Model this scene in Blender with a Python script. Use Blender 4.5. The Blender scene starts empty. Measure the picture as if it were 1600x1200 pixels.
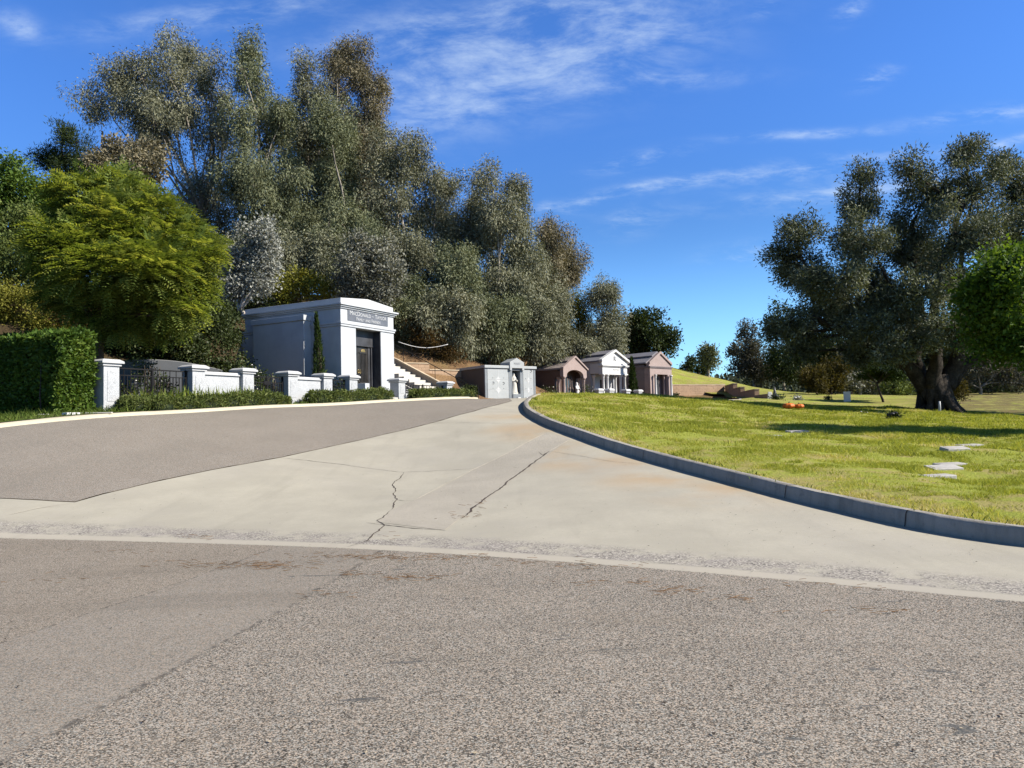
import bpy, bmesh, math, random
import numpy as np
from mathutils import Vector, Matrix, geometry, noise

random.seed(5)
pi = math.pi
C = bpy.context.scene.collection
SC = bpy.context.scene
# ------------------------------------------------------------------ camera maths
F = 1200.0
CAM = Vector((0, 0, 1.6))
PITCH, ROLL = math.atan(60 / 1200), -0.025
CM = Matrix.Rotation(pi / 2 + PITCH, 4, 'X') @ Matrix.Rotation(ROLL, 4, 'Z')
CM3 = CM.to_3x3()

def ray(px, py):
    return CM3 @ Vector(((px - 800) / F, -(py - 600) / F, -1))

def at(px, py, Y):
    d = ray(px, py)
    return CAM + d * (Y / d.y)

# ------------------------------------------------------------------ terrain
CTRL = []
for p in [(-8, 2), (8, 2), (0, 0), (0, 6), (6, 5.0), (-9, 10.5), (0, 8.6), (-20, 9), (20, 2), (0, -12), (-30, -10), (30, -12), (-4, 9.5), (3, 7)]:
    CTRL.append((p[0], p[1], 0.0))
for q in [(1600, 853, 8.7), (1300, 797, 11.2), (1161, 758, 13.2), (1005, 717, 16.8), (900, 680, 20.5), (835, 653, 25),
          (818, 640, 29), (822, 630, 33), (845, 620, 37),
          (700, 850, 9.9), (700, 740, 17.4), (440, 715, 19), (700, 680, 23),
          (0, 667, 20.2), (200, 650, 23.4), (410, 636, 28.2), (600, 628, 34.6), (700, 624, 39.2), (117, 785, 13.9),
          (550, 665, 25), (300, 700, 19.3), (800, 627, 40), (770, 625, 48), (835, 625, 50)]:
    v = at(*q); CTRL.append(tuple(v))
for q in [
          (1450, 742, 14.6), (1500, 697, 20), (1245, 679, 24), (1240, 635, 42), (1400, 655, 32), (1465, 640, 40), (1590, 653, 38),
          (900, 642, 28), (1000, 664, 26), (1100, 683, 21), (900, 616, 36), (980, 618, 38), (1050, 620, 41), (1150, 628, 44),
          (1300, 630, 60), (1400, 623, 66), (1590, 634, 58), (1500, 614, 92), (1650, 616, 100),
          (1060, 576, 98), (1150, 599, 102), (1250, 620, 98), (1110, 592, 92), (1060, 599, 86),
          ]:
    v = at(*q); CTRL.append((v.x, v.y, v.z - (.2 if q[2] > 27 else .12)))
for q in [
          # hillside on the left
          (640, 556, 50), (655, 520, 56), (760, 566, 55), (700, 545, 58), (560, 470, 62), (480, 500, 54), (300, 450, 60), (420, 560, 46),
          (100, 480, 44), (40, 470, 36), (-60, 480, 36), (300, 560, 36), (200, 580, 31.5), (-120, 520, 30),
          (900, 568, 82), (830, 562, 72), (1000, 566, 95), (620, 610, 42),
          # foot of the far walls
          (1050, 622, 77), (1110, 623, 79), (1130, 623, 78), (1148, 624, 74), (1165, 625, 69), (1190, 626, 63), (1165, 618, 78), (1200, 621, 70)]:
    v = at(*q); CTRL.append(tuple(v))
CTRL += [(-14.5, 26.5, 2.45), (-12.5, 30, 2.55), (-10.8, 33, 2.7), (-16, 25, 2.35), (-20, 26, 2.5), (-22, 23, 2.2), (-9, 40, 3.0), (-12, 38, 3.0),
         (4, 46, 2.95), (5, 56, 2.95), (9, 62, 3.0), (13, 67, 3.05), (7, 50, 2.9), (14, 58, 2.8), (18, 70, 3.0),
         (-32, 70, 14), (-22, 78, 15), (-8, 85, 13.5), (6, 100, 11), (-60, 60, 14), (-80, 100, 22), (-30, 120, 20), (0, 140, 15), (25, 130, 8),
         (-40, 20, 2.5), (-60, -10, 1), (60, -10, 0), (25, 8, 0.4), (40, 20, 0.8), (60, 60, 2), (60, 110, 3), (120, 60, 2), (100, 140, 4),
         (60, 180, 3), (0, 220, 10), (-150, 150, 25), (200, 200, 6), (0, -80, 0), (-150, 0, 5), (150, -50, 0), (-200, -150, 0), (200, -150, 0),
         (300, 400, 8), (-300, 400, 20), (0, 500, 10), (0, -400, 0), (500, 0, 3), (-500, 0, 8)]
CP = np.array(CTRL)
_c2 = 9.0
def _phi(r2): return np.sqrt(r2 + _c2)
_n = len(CP)
_A = np.zeros((_n + 3, _n + 3))
_d2 = (CP[:, None, 0] - CP[None, :, 0]) ** 2 + (CP[:, None, 1] - CP[None, :, 1]) ** 2
_A[:_n, :_n] = _phi(_d2) - np.eye(_n) * 0.25
_A[:_n, _n] = 1; _A[:_n, _n + 1] = CP[:, 0] / 100; _A[:_n, _n + 2] = CP[:, 1] / 100
_A[_n:, :_n] = _A[:_n, _n:].T
_w = np.linalg.solve(_A, np.concatenate([CP[:, 2], [0, 0, 0]]))
def hh(x, y):
    x = np.atleast_1d(np.asarray(x, float)); y = np.atleast_1d(np.asarray(y, float))
    out = np.empty(len(x))
    for i in range(0, len(x), 20000):
        xs, ys = x[i:i + 20000], y[i:i + 20000]
        r2 = (xs[:, None] - CP[None, :, 0]) ** 2 + (ys[:, None] - CP[None, :, 1]) ** 2
        out[i:i + 20000] = _phi(r2) @ _w[:_n] + _w[_n] + _w[_n + 1] * xs / 100 + _w[_n + 2] * ys / 100
    return out
def h1(x, y): return float(hh([x], [y])[0])

def gp(px, py, off=0.0, y0=2.0):
    d = ray(px, py); d = d / d.y
    Y = np.arange(y0, 150, 0.04)
    g = hh(d.x * Y, Y) + off
    z = CAM.z + d.z * Y
    k = np.argmax(g >= z)
    if g[k] < z[k]: k = len(Y) - 1
    return Vector((d.x * Y[k], Y[k], float(g[k])))

def g3(x, y, off=0.0): return Vector((x, y, h1(x, y) + off))

# ------------------------------------------------------------------ node helper
class S:
    """a value in a node tree that can be added, multiplied ..."""
    def __init__(s, t, o): s.t, s.o = t, o
    def m(s, op, *a):
        n = s.t.nodes.new('ShaderNodeMath'); n.operation = op
        for i, v in enumerate((s,) + a):
            if isinstance(v, S): s.t.links.new(v.o, n.inputs[i])
            else: n.inputs[i].default_value = v
        return S(s.t, n.outputs[0])
    def __add__(s, b): return s.m('ADD', b)
    __radd__ = __add__
    def __sub__(s, b): return s.m('SUBTRACT', b)
    def __rsub__(s, b): return (s * -1) + b
    def __mul__(s, b): return s.m('MULTIPLY', b)
    __rmul__ = __mul__
    def __truediv__(s, b): return s.m('DIVIDE', b)
    def clamp(s): return s.m('MAXIMUM', 0.0).m('MINIMUM', 1.0)
    def step(s, a, b):
        n = s.t.nodes.new('ShaderNodeMapRange'); n.interpolation_type = 'SMOOTHSTEP'
        s.t.links.new(s.o, n.inputs[0]); n.inputs[1].default_value = a; n.inputs[2].default_value = b
        return S(s.t, n.outputs[0])

ALB = .575            # one scale for every reflectance, set together with the exposure
class T:
    def __init__(s, tree): s.t = tree; tree.nodes.clear()
    def node(s, typ, ins=None, **kw):
        n = s.t.nodes.new(typ)
        for k, v in kw.items(): setattr(n, k, v)
        for k, v in (ins or {}).items():
            if isinstance(v, S): s.t.links.new(v.o, n.inputs[k])
            elif hasattr(v, 'is_output'): s.t.links.new(v, n.inputs[k])
            else: n.inputs[k].default_value = v
        return n
    def coord(s, w='Object'): return S(s.t, s.node('ShaderNodeTexCoord').outputs[w])
    def scale(s, vec, sc, rot=(0, 0, 0)):
        n = s.node('ShaderNodeMapping', {'Vector': vec}); n.inputs['Scale'].default_value = sc; n.inputs['Rotation'].default_value = rot
        return S(s.t, n.outputs[0])
    def xyz(s, vec):
        n = s.node('ShaderNodeSeparateXYZ', {0: vec}); return [S(s.t, n.outputs[i]) for i in range(3)]
    def noise(s, vec, sc, det=4, rough=.55, dist=0.0):
        n = s.node('ShaderNodeTexNoise', {'Vector': vec, 'Scale': sc, 'Detail': det, 'Roughness': rough, 'Distortion': dist})
        return S(s.t, n.outputs[0])
    def voro(s, vec, sc, feat='F1', out='Distance', rnd=1.0):
        n = s.node('ShaderNodeTexVoronoi', {'Vector': vec, 'Scale': sc}, feature=feat)
        n.inputs['Randomness'].default_value = rnd
        return S(s.t, n.outputs[out])
    def ramp(s, fac, stops):
        n = s.node('ShaderNodeValToRGB', {0: fac}); e = n.color_ramp.elements
        while len(e) < len(stops): e.new(0.5)
        for i, (p, c) in enumerate(stops): e[i].position = p; e[i].color = (*c, 1)
        return S(s.t, n.outputs[0])
    def mix(s, fac, a, b, blend='MIX'):
        n = s.node('ShaderNodeMix', data_type='RGBA', blend_type=blend)
        for k, v in ((0, fac), (6, a), (7, b)):
            if isinstance(v, S): s.t.links.new(v.o, n.inputs[k])
            elif isinstance(v, (int, float)): n.inputs[k].default_value = v
            else: n.inputs[k].default_value = (*v, 1)
        return S(s.t, n.outputs[2])
    def bump(s, hgt, dist=.01, st=1.0):
        n = s.node('ShaderNodeBump', {'Height': hgt, 'Distance': dist, 'Strength': st}); return S(s.t, n.outputs[0])
    def out(s, sh): s.node('ShaderNodeOutputMaterial', {0: sh})
    def bsdf(s, col, rough=.8, spec=.3, bump=None, metal=0.0):
        col = s.mix(1.0, col, (ALB,) * 3, 'MULTIPLY') if isinstance(col, S) else tuple(v * ALB for v in col)
        ins = {'Base Color': col if isinstance(col, S) else (*col, 1), 'Roughness': rough, 'Specular IOR Level': spec, 'Metallic': metal}
        if bump is not None: ins['Normal'] = bump
        return S(s.t, s.node('ShaderNodeBsdfPrincipled', ins).outputs[0])

def newmat(name):
    m = bpy.data.materials.new(name); m.use_nodes = True
    return m, T(m.node_tree)

def stone(name, col, var=.12, rough=.7, spec=.3, sc=1.5, grain=0.0, gsc=90, bump=.003, streak=0.0, metal=0.0):
    m, t = newmat(name); o = t.coord()
    c = t.mix(t.noise(o, sc, 5).step(.3, .7), tuple(x * (1 - var) for x in col), tuple(min(1, x * (1 + var)) for x in col))
    if grain:
        g = t.noise(o, gsc, 2, .7).step(.35, .65)
        c = t.mix(grain, c, t.mix(g, (.25, .25, .26), (1.5, 1.5, 1.5)), 'MULTIPLY')
    if streak:
        st = t.noise(t.scale(o, (3, 3, .25)), 2.2, 5, .65).step(.52, .75)
        c = t.mix(st * streak, c, tuple(x * .55 for x in col))
    b = t.bump(t.noise(o, 40, 4), bump, .6)
    t.out(t.bsdf(c, rough, spec, b, metal)); return m

def leafmat(name, stops, trans=.25, rough=.5, spec=.25, nsc=.35, nvar=.35):
    m, t = newmat(name)
    a = S(t.t, t.node('ShaderNodeAttribute', attribute_name='rnd').outputs['Fac'])
    o = t.coord()
    nv = t.noise(o, nsc, 3)
    f = (a + (nv - .5) * nvar * 2).clamp()
    c = t.ramp(f, stops)
    p = t.bsdf(c, min(.8, rough + .2), spec * .35)
    c2 = t.mix(1.0, c, (1.5 * ALB, 1.4 * ALB, .55 * ALB), 'MULTIPLY')
    tr = S(t.t, t.node('ShaderNodeBsdfTranslucent', {'Color': c2}).outputs[0])
    t.out(S(t.t, t.node('ShaderNodeMixShader', {0: trans, 1: p, 2: tr}).outputs[0])); return m

# ------------------------------------------------------------------ objects
def tag(o, label=None, cat=None, group=None, kind=None):
    if label: o['label'] = label
    if cat: o['category'] = cat
    if group: o['group'] = group
    if kind: o['kind'] = kind
    return o
def empty(name, label, cat, loc=(0, 0, 0), rz=0, group=None):
    o = bpy.data.objects.new(name, None); C.objects.link(o); o.location = loc; o.rotation_euler = (0, 0, rz)
    o.empty_display_size = .2
    return tag(o, label, cat, group)
def link_mesh(name, me, mats, parent=None, smooth=False):
    if not isinstance(mats, (list, tuple)): mats = [mats]
    for m in mats: me.materials.append(m)
    if smooth: me.polygons.foreach_set('use_smooth', [True] * len(me.polygons))
    o = bpy.data.objects.new(name, me); C.objects.link(o)
    if parent: o.parent = parent
    return o
def np_mesh(name, v, f, attr=None):
    """v (n,3), f (m,k) arrays"""
    me = bpy.data.meshes.new(name); k = f.shape[1]
    me.vertices.add(len(v)); me.vertices.foreach_set('co', np.ascontiguousarray(v, np.float32).ravel())
    me.loops.add(f.size); me.loops.foreach_set('vertex_index', np.ascontiguousarray(f, np.int32).ravel())
    me.polygons.add(len(f)); me.polygons.foreach_set('loop_start', np.arange(0, f.size, k, dtype=np.int32))
    me.update(calc_edges=True)
    if attr is not None:
        a = me.attributes.new('rnd', 'FLOAT', 'POINT'); a.data.foreach_set('value', np.ascontiguousarray(attr, np.float32))
    return me

class MB:
    def __init__(s): s.v, s.f = [], []
    def add(s, vs, fs):
        b = len(s.v); s.v += [tuple(v) for v in vs]; s.f += [tuple(b + i for i in f) for f in fs]; return s
    def box(s, x0, x1, y0, y1, z0, z1):
        return s.add([(x0, y0, z0), (x1, y0, z0), (x1, y1, z0), (x0, y1, z0), (x0, y0, z1), (x1, y0, z1), (x1, y1, z1), (x0, y1, z1)],
                     [(0, 3, 2, 1), (4, 5, 6, 7), (0, 1, 5, 4), (1, 2, 6, 5), (2, 3, 7, 6), (3, 0, 4, 7)])
    def frus(s, x0, x1, y0, y1, z0, z1, i):
        return s.add([(x0, y0, z0), (x1, y0, z0), (x1, y1, z0), (x0, y1, z0), (x0 + i, y0 + i, z1), (x1 - i, y0 + i, z1), (x1 - i, y1 - i, z1), (x0 + i, y1 - i, z1)],
                     [(0, 3, 2, 1), (4, 5, 6, 7), (0, 1, 5, 4), (1, 2, 6, 5), (2, 3, 7, 6), (3, 0, 4, 7)])
    def xz(s, poly, y0, y1):
        """polygon in the x-z plane pulled along y"""
        n = len(poly)
        return s.add([(x, y0, z) for x, z in poly] + [(x, y1, z) for x, z in poly],
                     [tuple(range(n)), tuple(range(2 * n - 1, n - 1, -1))] + [(i, i + n, (i + 1) % n + n, (i + 1) % n) for i in range(n)])
    def xy(s, poly, z0, z1):
        n = len(poly)
        return s.add([(x, y, z0) for x, y in poly] + [(x, y, z1) for x, y in poly],
                     [tuple(range(n - 1, -1, -1)), tuple(range(n, 2 * n))] + [(i, (i + 1) % n, (i + 1) % n + n, i + n) for i in range(n)])
    def tube(s, pts, rad, n=6):
        pts = [Vector(p) for p in pts]; rings = []
        if not isinstance(rad, (list, tuple)): rad = [rad] * len(pts)
        up = Vector((.31, .17, .93))
        for i, p in enumerate(pts):
            d = (pts[min(i + 1, len(pts) - 1)] - pts[max(i - 1, 0)])
            d = d.normalized() if d.length > 1e-9 else Vector((0, 0, 1))
            a = d.cross(up); a = a.normalized() if a.length > .05 else d.cross(Vector((1, 0, 0))).normalized()
            b = d.cross(a)
            rings.append([p + (a * math.cos(2 * pi * k / n) + b * math.sin(2 * pi * k / n)) * rad[i] for k in range(n)])
        vs = [v for r in rings for v in r]
        fs = [(i * n + k, i * n + (k + 1) % n, (i + 1) * n + (k + 1) % n, (i + 1) * n + k) for i in range(len(pts) - 1) for k in range(n)]
        fs += [tuple(range(n - 1, -1, -1)), tuple(range((len(pts) - 1) * n, len(pts) * n))]
        return s.add(vs, fs)
    def lathe(s, prof, x, y, n=16, sx=1, sy=1):
        vs = [(x + r * sx * math.cos(2 * pi * k / n), y + r * sy * math.sin(2 * pi * k / n), z) for r, z in prof for k in range(n)]
        fs = [(i * n + k, i * n + (k + 1) % n, (i + 1) * n + (k + 1) % n, (i + 1) * n + k) for i in range(len(prof) - 1) for k in range(n)]
        fs += [tuple(range(n - 1, -1, -1)), tuple(range((len(prof) - 1) * n, len(prof) * n))]
        return s.add(vs, fs)
    def build(s, name, mats, parent=None, smooth=False, bevel=0.0):
        me = bpy.data.meshes.new(name); me.from_pydata(s.v, [], s.f); me.update()
        bm = bmesh.new(); bm.from_mesh(me); bmesh.ops.recalc_face_normals(bm, faces=bm.faces); bm.to_mesh(me); bm.free()
        o = link_mesh(name, me, mats, parent, smooth)
        if bevel:
            md = o.modifiers.new('bevel', 'BEVEL'); md.width = bevel; md.segments = 2; md.limit_method = 'ANGLE'
        return o

def inside(poly, x, y):
    x = np.asarray(x); y = np.asarray(y); r = np.zeros(len(x), bool); j = len(poly) - 1
    for i in range(len(poly)):
        xi, yi = poly[i][0], poly[i][1]; xj, yj = poly[j][0], poly[j][1]
        c = ((yi > y) != (yj > y))
        with np.errstate(divide='ignore', invalid='ignore'):
            r ^= c & (x < (xj - xi) * (y - yi) / (yj - yi + 1e-12) + xi)
        j = i
    return r
def resample(poly, res, closed=True):
    out = []
    n = len(poly)
    for i in range(n if closed else n - 1):
        a, b = Vector(poly[i][:2]), Vector(poly[(i + 1) % n][:2]); k = max(1, int((b - a).length / res))
        out += [a.lerp(b, q / k) for q in range(k)]
    if not closed: out.append(Vector(poly[-1][:2]))
    return out
def sheet(name, poly, res, off, mat, zf=None, kind='structure', bres=None, parent=None):
    bd = resample(poly, bres or res)
    P = np.array([tuple(v) for v in bd]); lo, hi = P.min(0), P.max(0)
    gx, gy = np.meshgrid(np.arange(lo[0], hi[0], res), np.arange(lo[1], hi[1], res))
    rs = np.random.RandomState(3)
    gx = gx.ravel() + rs.uniform(-.2, .2, gx.size) * res; gy = gy.ravel() + rs.uniform(-.2, .2, gy.size) * res
    k = inside(P, gx, gy); gx, gy = gx[k], gy[k]
    d = np.full(len(gx), 1e9)
    for q in P: d = np.minimum(d, (gx - q[0]) ** 2 + (gy - q[1]) ** 2)
    k = d > (.4 * (bres or res)) ** 2; gx, gy = gx[k], gy[k]
    co = bd + [Vector(p) for p in zip(gx, gy)]
    r = geometry.delaunay_2d_cdt(co, [(i, (i + 1) % len(bd)) for i in range(len(bd))], [], 1, 1e-5)
    x = np.array([v.x for v in r[0]]); y = np.array([v.y for v in r[0]])
    z = hh(x, y) + off
    if zf: z = z + zf(x, y)
    me = bpy.data.meshes.new(name); me.from_pydata(list(zip(x, y, z)), [], r[2]); me.update()
    bm = bmesh.new(); bm.from_mesh(me)
    for f in bm.faces:
        if f.normal.z < 0: f.normal_flip()
    bm.to_mesh(me); bm.free()
    o = link_mesh(name, me, mat, parent, True)
    if kind: o['kind'] = kind
    return o
def fbm2(x, y, sc, seed=0):
    """cheap smooth noise for ground bumps"""
    r = np.random.RandomState(seed); out = np.zeros(len(x))
    for _ in range(9):
        a = r.uniform(0, 2 * pi); k = sc * r.uniform(.5, 2.0)
        out += np.sin((x * math.cos(a) + y * math.sin(a)) * k + r.uniform(0, 6.3)) / 3
    return out

def text_part(body, size, parent, mat, loc, name='lettering', caps=None, ext=.004, spacing=1.0):
    cu = bpy.data.curves.new('t', 'FONT'); cu.body = body; cu.size = size; cu.extrude = ext; cu.align_x = 'CENTER'; cu.align_y = 'CENTER'
    cu.space_character = spacing
    if caps:
        cu.small_caps_scale = caps
        for ch in cu.body_format: ch.use_small_caps = True
    o = bpy.data.objects.new('t', cu); C.objects.link(o)
    bpy.context.view_layer.update()
    me = bpy.data.meshes.new_from_object(o.evaluated_get(bpy.context.evaluated_depsgraph_get()))
    bpy.data.objects.remove(o); bpy.data.curves.remove(cu)
    me.transform(Matrix.Rotation(pi / 2, 4, 'X')); me.materials.clear()
    t = link_mesh(name, me, mat, parent); t.location = loc
    return t

# ------------------------------------------------------------------ foliage
def unit(a): return a / np.maximum(np.linalg.norm(a, axis=1, keepdims=True), 1e-9)
def leaf_cloud(blobs, n, L, Wd, seed, clump=.35, droop=.0, spread=1.0, outw=.3, subs=12, per=22, flat=1.0, subr=(.3, .48), fill=.5):
    """blobs: list of (centre xyz, rx, ry, rz). Returns vertices, quads, rnd, sub-centres."""
    r = np.random.RandomState(seed)
    bc = np.array([b[0] for b in blobs], float); br = np.array([b[1:4] for b in blobs], float)
    wgt = (br.prod(1)) ** (2 / 3.); sc, sr, sb = [], [], []
    for i in range(len(blobs)):
        k = max(4, int(subs * r.uniform(.8, 1.2)))
        d = unit(r.randn(k, 3)); rad = r.uniform(fill, .95, (k, 1))
        sc.append(bc[i] + d * rad * br[i]); sr.append(br[i][None] * r.uniform(*subr, (k, 1))); sb.append(np.full(k, wgt[i] / k))
    sc, sr, sb = np.concatenate(sc), np.concatenate(sr), np.concatenate(sb)
    nc = max(1, n // per)
    idx = r.choice(len(sc), nc, p=sb / sb.sum())
    d = unit(r.randn(nc, 3)); d[:, 2] = d[:, 2] * .9 + .08
    cc = sc[idx] + d * (r.uniform(0, 1, (nc, 1)) ** .45) * sr[idx]
    crnd = r.uniform(0, 1, nc) * .6 + np.random.RandomState(seed + 1).uniform(0, 1, len(sc))[idx] * .4
    ci = np.repeat(np.arange(nc), per); m = len(ci)
    off = np.clip(r.randn(m, 3), -1.7, 1.7) * clump * np.array([1, 1, flat])
    p = cc[ci] + off
    outv = unit(p - bc.mean(0))
    ax = unit(r.randn(m, 3) * spread + outv * outw + off / (clump + 1e-6) * .35 + np.array([0, 0, -droop]))
    wv = unit(np.cross(ax, r.randn(m, 3)))
    l = L * r.uniform(.6, 1.35, (m, 1)); w = Wd * l / L * r.uniform(.8, 1.2, (m, 1))
    v = np.empty((m, 4, 3)); v[:, 0] = p; v[:, 1] = p + ax * l * .45 + wv * w / 2; v[:, 2] = p + ax * l; v[:, 3] = p + ax * l * .45 - wv * w / 2
    rn = np.clip(.55 * crnd[ci] + .45 * r.uniform(0, 1, m), 0, 1)
    return v.reshape(-1, 3), np.arange(m * 4).reshape(-1, 4), np.repeat(rn, 4), sc

def limb(mb, a, b, r0, r1, bend, rs, n=5, k=5):
    a, b = Vector(a), Vector(b); pts = []
    off = Vector(rs.uniform(-1, 1, 3)) * bend * (b - a).length
    off2 = Vector(rs.uniform(-1, 1, 3)) * bend * .5 * (b - a).length
    for i in range(k + 1):
        t = i / k
        pts.append(a.lerp(b, t) + off * math.sin(pi * t) + off2 * math.sin(2 * pi * t))
    mb.tube(pts, [r0 + (r1 - r0) * i / k for i in range(k + 1)], n)
    return pts

def wblobs(base, px_blobs, Y, dep=1.0, jit=0.0, seed=0):
    r = random.Random(seed); out = []
    for b in px_blobs:
        x, y, rx, ry = b[:4]; yy = Y + (b[4] if len(b) > 4 else r.uniform(-jit, jit))
        c = at(x, y, yy) - Vector(base); s = yy / F
        out.append((tuple(c), rx * s, min(rx, ry * 1.3) * s * dep, ry * s))
    return out

def tree(name, label, cat, base, px_blobs, Y, n, L, Wd, lmat, tmat, seed, r0=.3, jit=1.5, dep=1.0, group=None, trunk_to=None, twigs=True, stems=1, bend=.06, limb_r=.3, droopl=False, **kw):
    base = Vector(base); root = empty(name, label, cat, base, 0, group)
    bl = wblobs(base, px_blobs, Y, dep, jit, seed)
    v, f, rn, sc = leaf_cloud(bl, n, L, Wd, seed, **kw)
    rs = np.random.RandomState(seed + 9); mb = MB()
    cs = sorted([Vector(b[0]) for b in bl], key=lambda c: c.z)
    top = cs[-1]
    fork = Vector(trunk_to) - base if trunk_to else Vector((top.x * .25, top.y * .3, max(.4, cs[0].z * .75)))
    for k in range(stems):
        o = Vector((rs.uniform(-1, 1), rs.uniform(-1, 1), 0)) * (r0 * 1.3 if stems > 1 else 0)
        limb(mb, o + Vector((0, 0, -.4)), fork + o * 2, r0 * (1.25 if stems == 1 else .8), r0 * .75, bend, rs, 8, 7)
    for bi, b in enumerate(bl):
        c = Vector(b[0])
        limb(mb, fork.lerp(Vector((0, 0, 0)), .08), c, r0 * .55, r0 * .12, .09, rs, 6, 6)
    if twigs:
        cen = np.array([b[0] for b in bl])
        for s_ in sc:
            j = np.argmin(((cen - s_) ** 2).sum(1))
            limb(mb, cen[j], s_, r0 * .14, r0 * .03, .1, rs, 3, 3)
    mb.build('trunk', tmat, root, True)
    link_mesh('crown', np_mesh('crown', v, f, rn), lmat, root)
    return root
# ------------------------------------------------------------------ camera, sun, sky
cd = bpy.data.cameras.new('camera'); cam = bpy.data.objects.new('camera', cd); C.objects.link(cam)
cam.matrix_world = Matrix.Translation(CAM) @ CM
cd.sensor_width = 36; cd.lens = 36 * F / 1600; cd.clip_start = .05; cd.clip_end = 3000
SC.camera = cam
SUN = Vector((1, -.24, 0)).normalized() * math.cos(math.radians(37)) + Vector((0, 0, math.sin(math.radians(37))))
sl = bpy.data.lights.new('sun', 'SUN'); sl.energy = 5.0; sl.angle = math.radians(.53); sl.color = (1, .925, .81)
so = bpy.data.objects.new('sun', sl); C.objects.link(so); so.rotation_euler = (-SUN).to_track_quat('-Z', 'Y').to_euler()

w = bpy.data.worlds.new('World'); SC.world = w; w.use_nodes = True
t = T(w.node_tree)
sky = t.node('ShaderNodeTexSky', sky_type='NISHITA')
sky.sun_disc = False; sky.sun_elevation = math.radians(37); sky.sun_rotation = math.atan2(SUN.x, SUN.y)
sky.altitude = 100; sky.air_density = 1.0; sky.dust_density = .3; sky.ozone_density = 2.5
base = S(t.t, sky.outputs[0])
gen = t.coord('Generated')
x, y, z = t.xyz(gen)
rise = z.step(.08, .42) * z.step(.95, .5)
tint = t.mix(1.0, base, t.mix(rise, (.56, .88, 1.2), (.62, 1.12, 1.9)), 'MULTIPLY')
low = z.step(.26, .07)
zen = z.step(.5, .85)
tint = t.mix(1.0, tint, t.mix(low, (1, 1, 1), (1.75, 1.72, 1.7)), 'MULTIPLY')
tint = t.mix(zen, tint, t.mix(1.0, base, (.62, .70, .78), 'MULTIPLY'))
yy = y.m('MAXIMUM', .05)
a = x / yy; b = z / yy
v2 = S(t.t, t.node('ShaderNodeCombineXYZ', {0: a, 1: b}).outputs[0])
wr = t.noise(v2, 3.0, 3)
def cl_mask(px, py, sx, sy, rot):
    d = ray(px, py); ca, cb = d.x / d.y, d.z / d.y
    u = a - ca; v = b - cb
    c_, s_ = math.cos(rot), math.sin(rot)
    p = (u * c_ + v * s_) / (sx / F); q = (v * c_ - u * s_) / (sy / F)
    return (p * p + q * q).m('MULTIPLY', -1.0).m('EXPONENT')
fil = t.noise(t.scale(v2, (2.0, 5.2, 1), (0, 0, math.radians(-24))), 3.4, 10, .66, .25)
fil2 = t.noise(t.scale(v2, (1.8, 6.0, 1), (0, 0, math.radians(-10))), 6.0, 10, .66, .2)
big = None
for q in [(800, 100, 190, 75, .12), (930, 75, 180, 60, .2), (690, 150, 110, 60, .4), (1000, 125, 150, 14, .0), (760, 40, 260, 40, .1), (330, 25, 200, 22, .1), (30, 40, 40, 20, -.5)]:
    mk = cl_mask(*q); big = mk if big is None else big + mk
small = None
for q in [(1290, 262, 190, 16, .1), (1540, 180, 120, 12, .1), (1580, 222, 70, 8, .3), (940, 310, 75, 8, .2), (850, 325, 50, 9, -.1), (1050, 285, 110, 9, .12), (990, 345, 42, 20, .25), (1000, 250, 70, 12, .2), (1370, 122, 35, 13, .35), (1330, 15, 26, 16, .5), (1195, 14, 22, 12, .4), (1160, 398, 55, 16, .1), (1270, 210, 110, 7, .02), (1320, 300, 200, 16, .1)]:
    mk = cl_mask(*q); small = mk if small is None else small + mk
dens = (big.m('MINIMUM', 1.0) * fil.step(.36, .76) * .62 + small.m('MINIMUM', 1.0) * fil2.step(.40, .76) * .55).clamp()
col = t.mix(dens, tint, (6.3, 7.6, 9.2))
bg = t.node('ShaderNodeBackground', {0: col, 1: .05})
w.cycles.sampling_method = 'MANUAL'; w.cycles.sample_map_resolution = 256
t.node('ShaderNodeOutputWorld', {0: bg.outputs[0]})
SC.view_settings.view_transform = 'Standard'; SC.view_settings.look = 'None'; SC.view_settings.exposure = 1.2; SC.view_settings.gamma = 1
SC.render.filter_size = 1.1
SC.cycles.max_bounces = 6; SC.cycles.diffuse_bounces = 3; SC.cycles.transparent_max_bounces = 8

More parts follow.
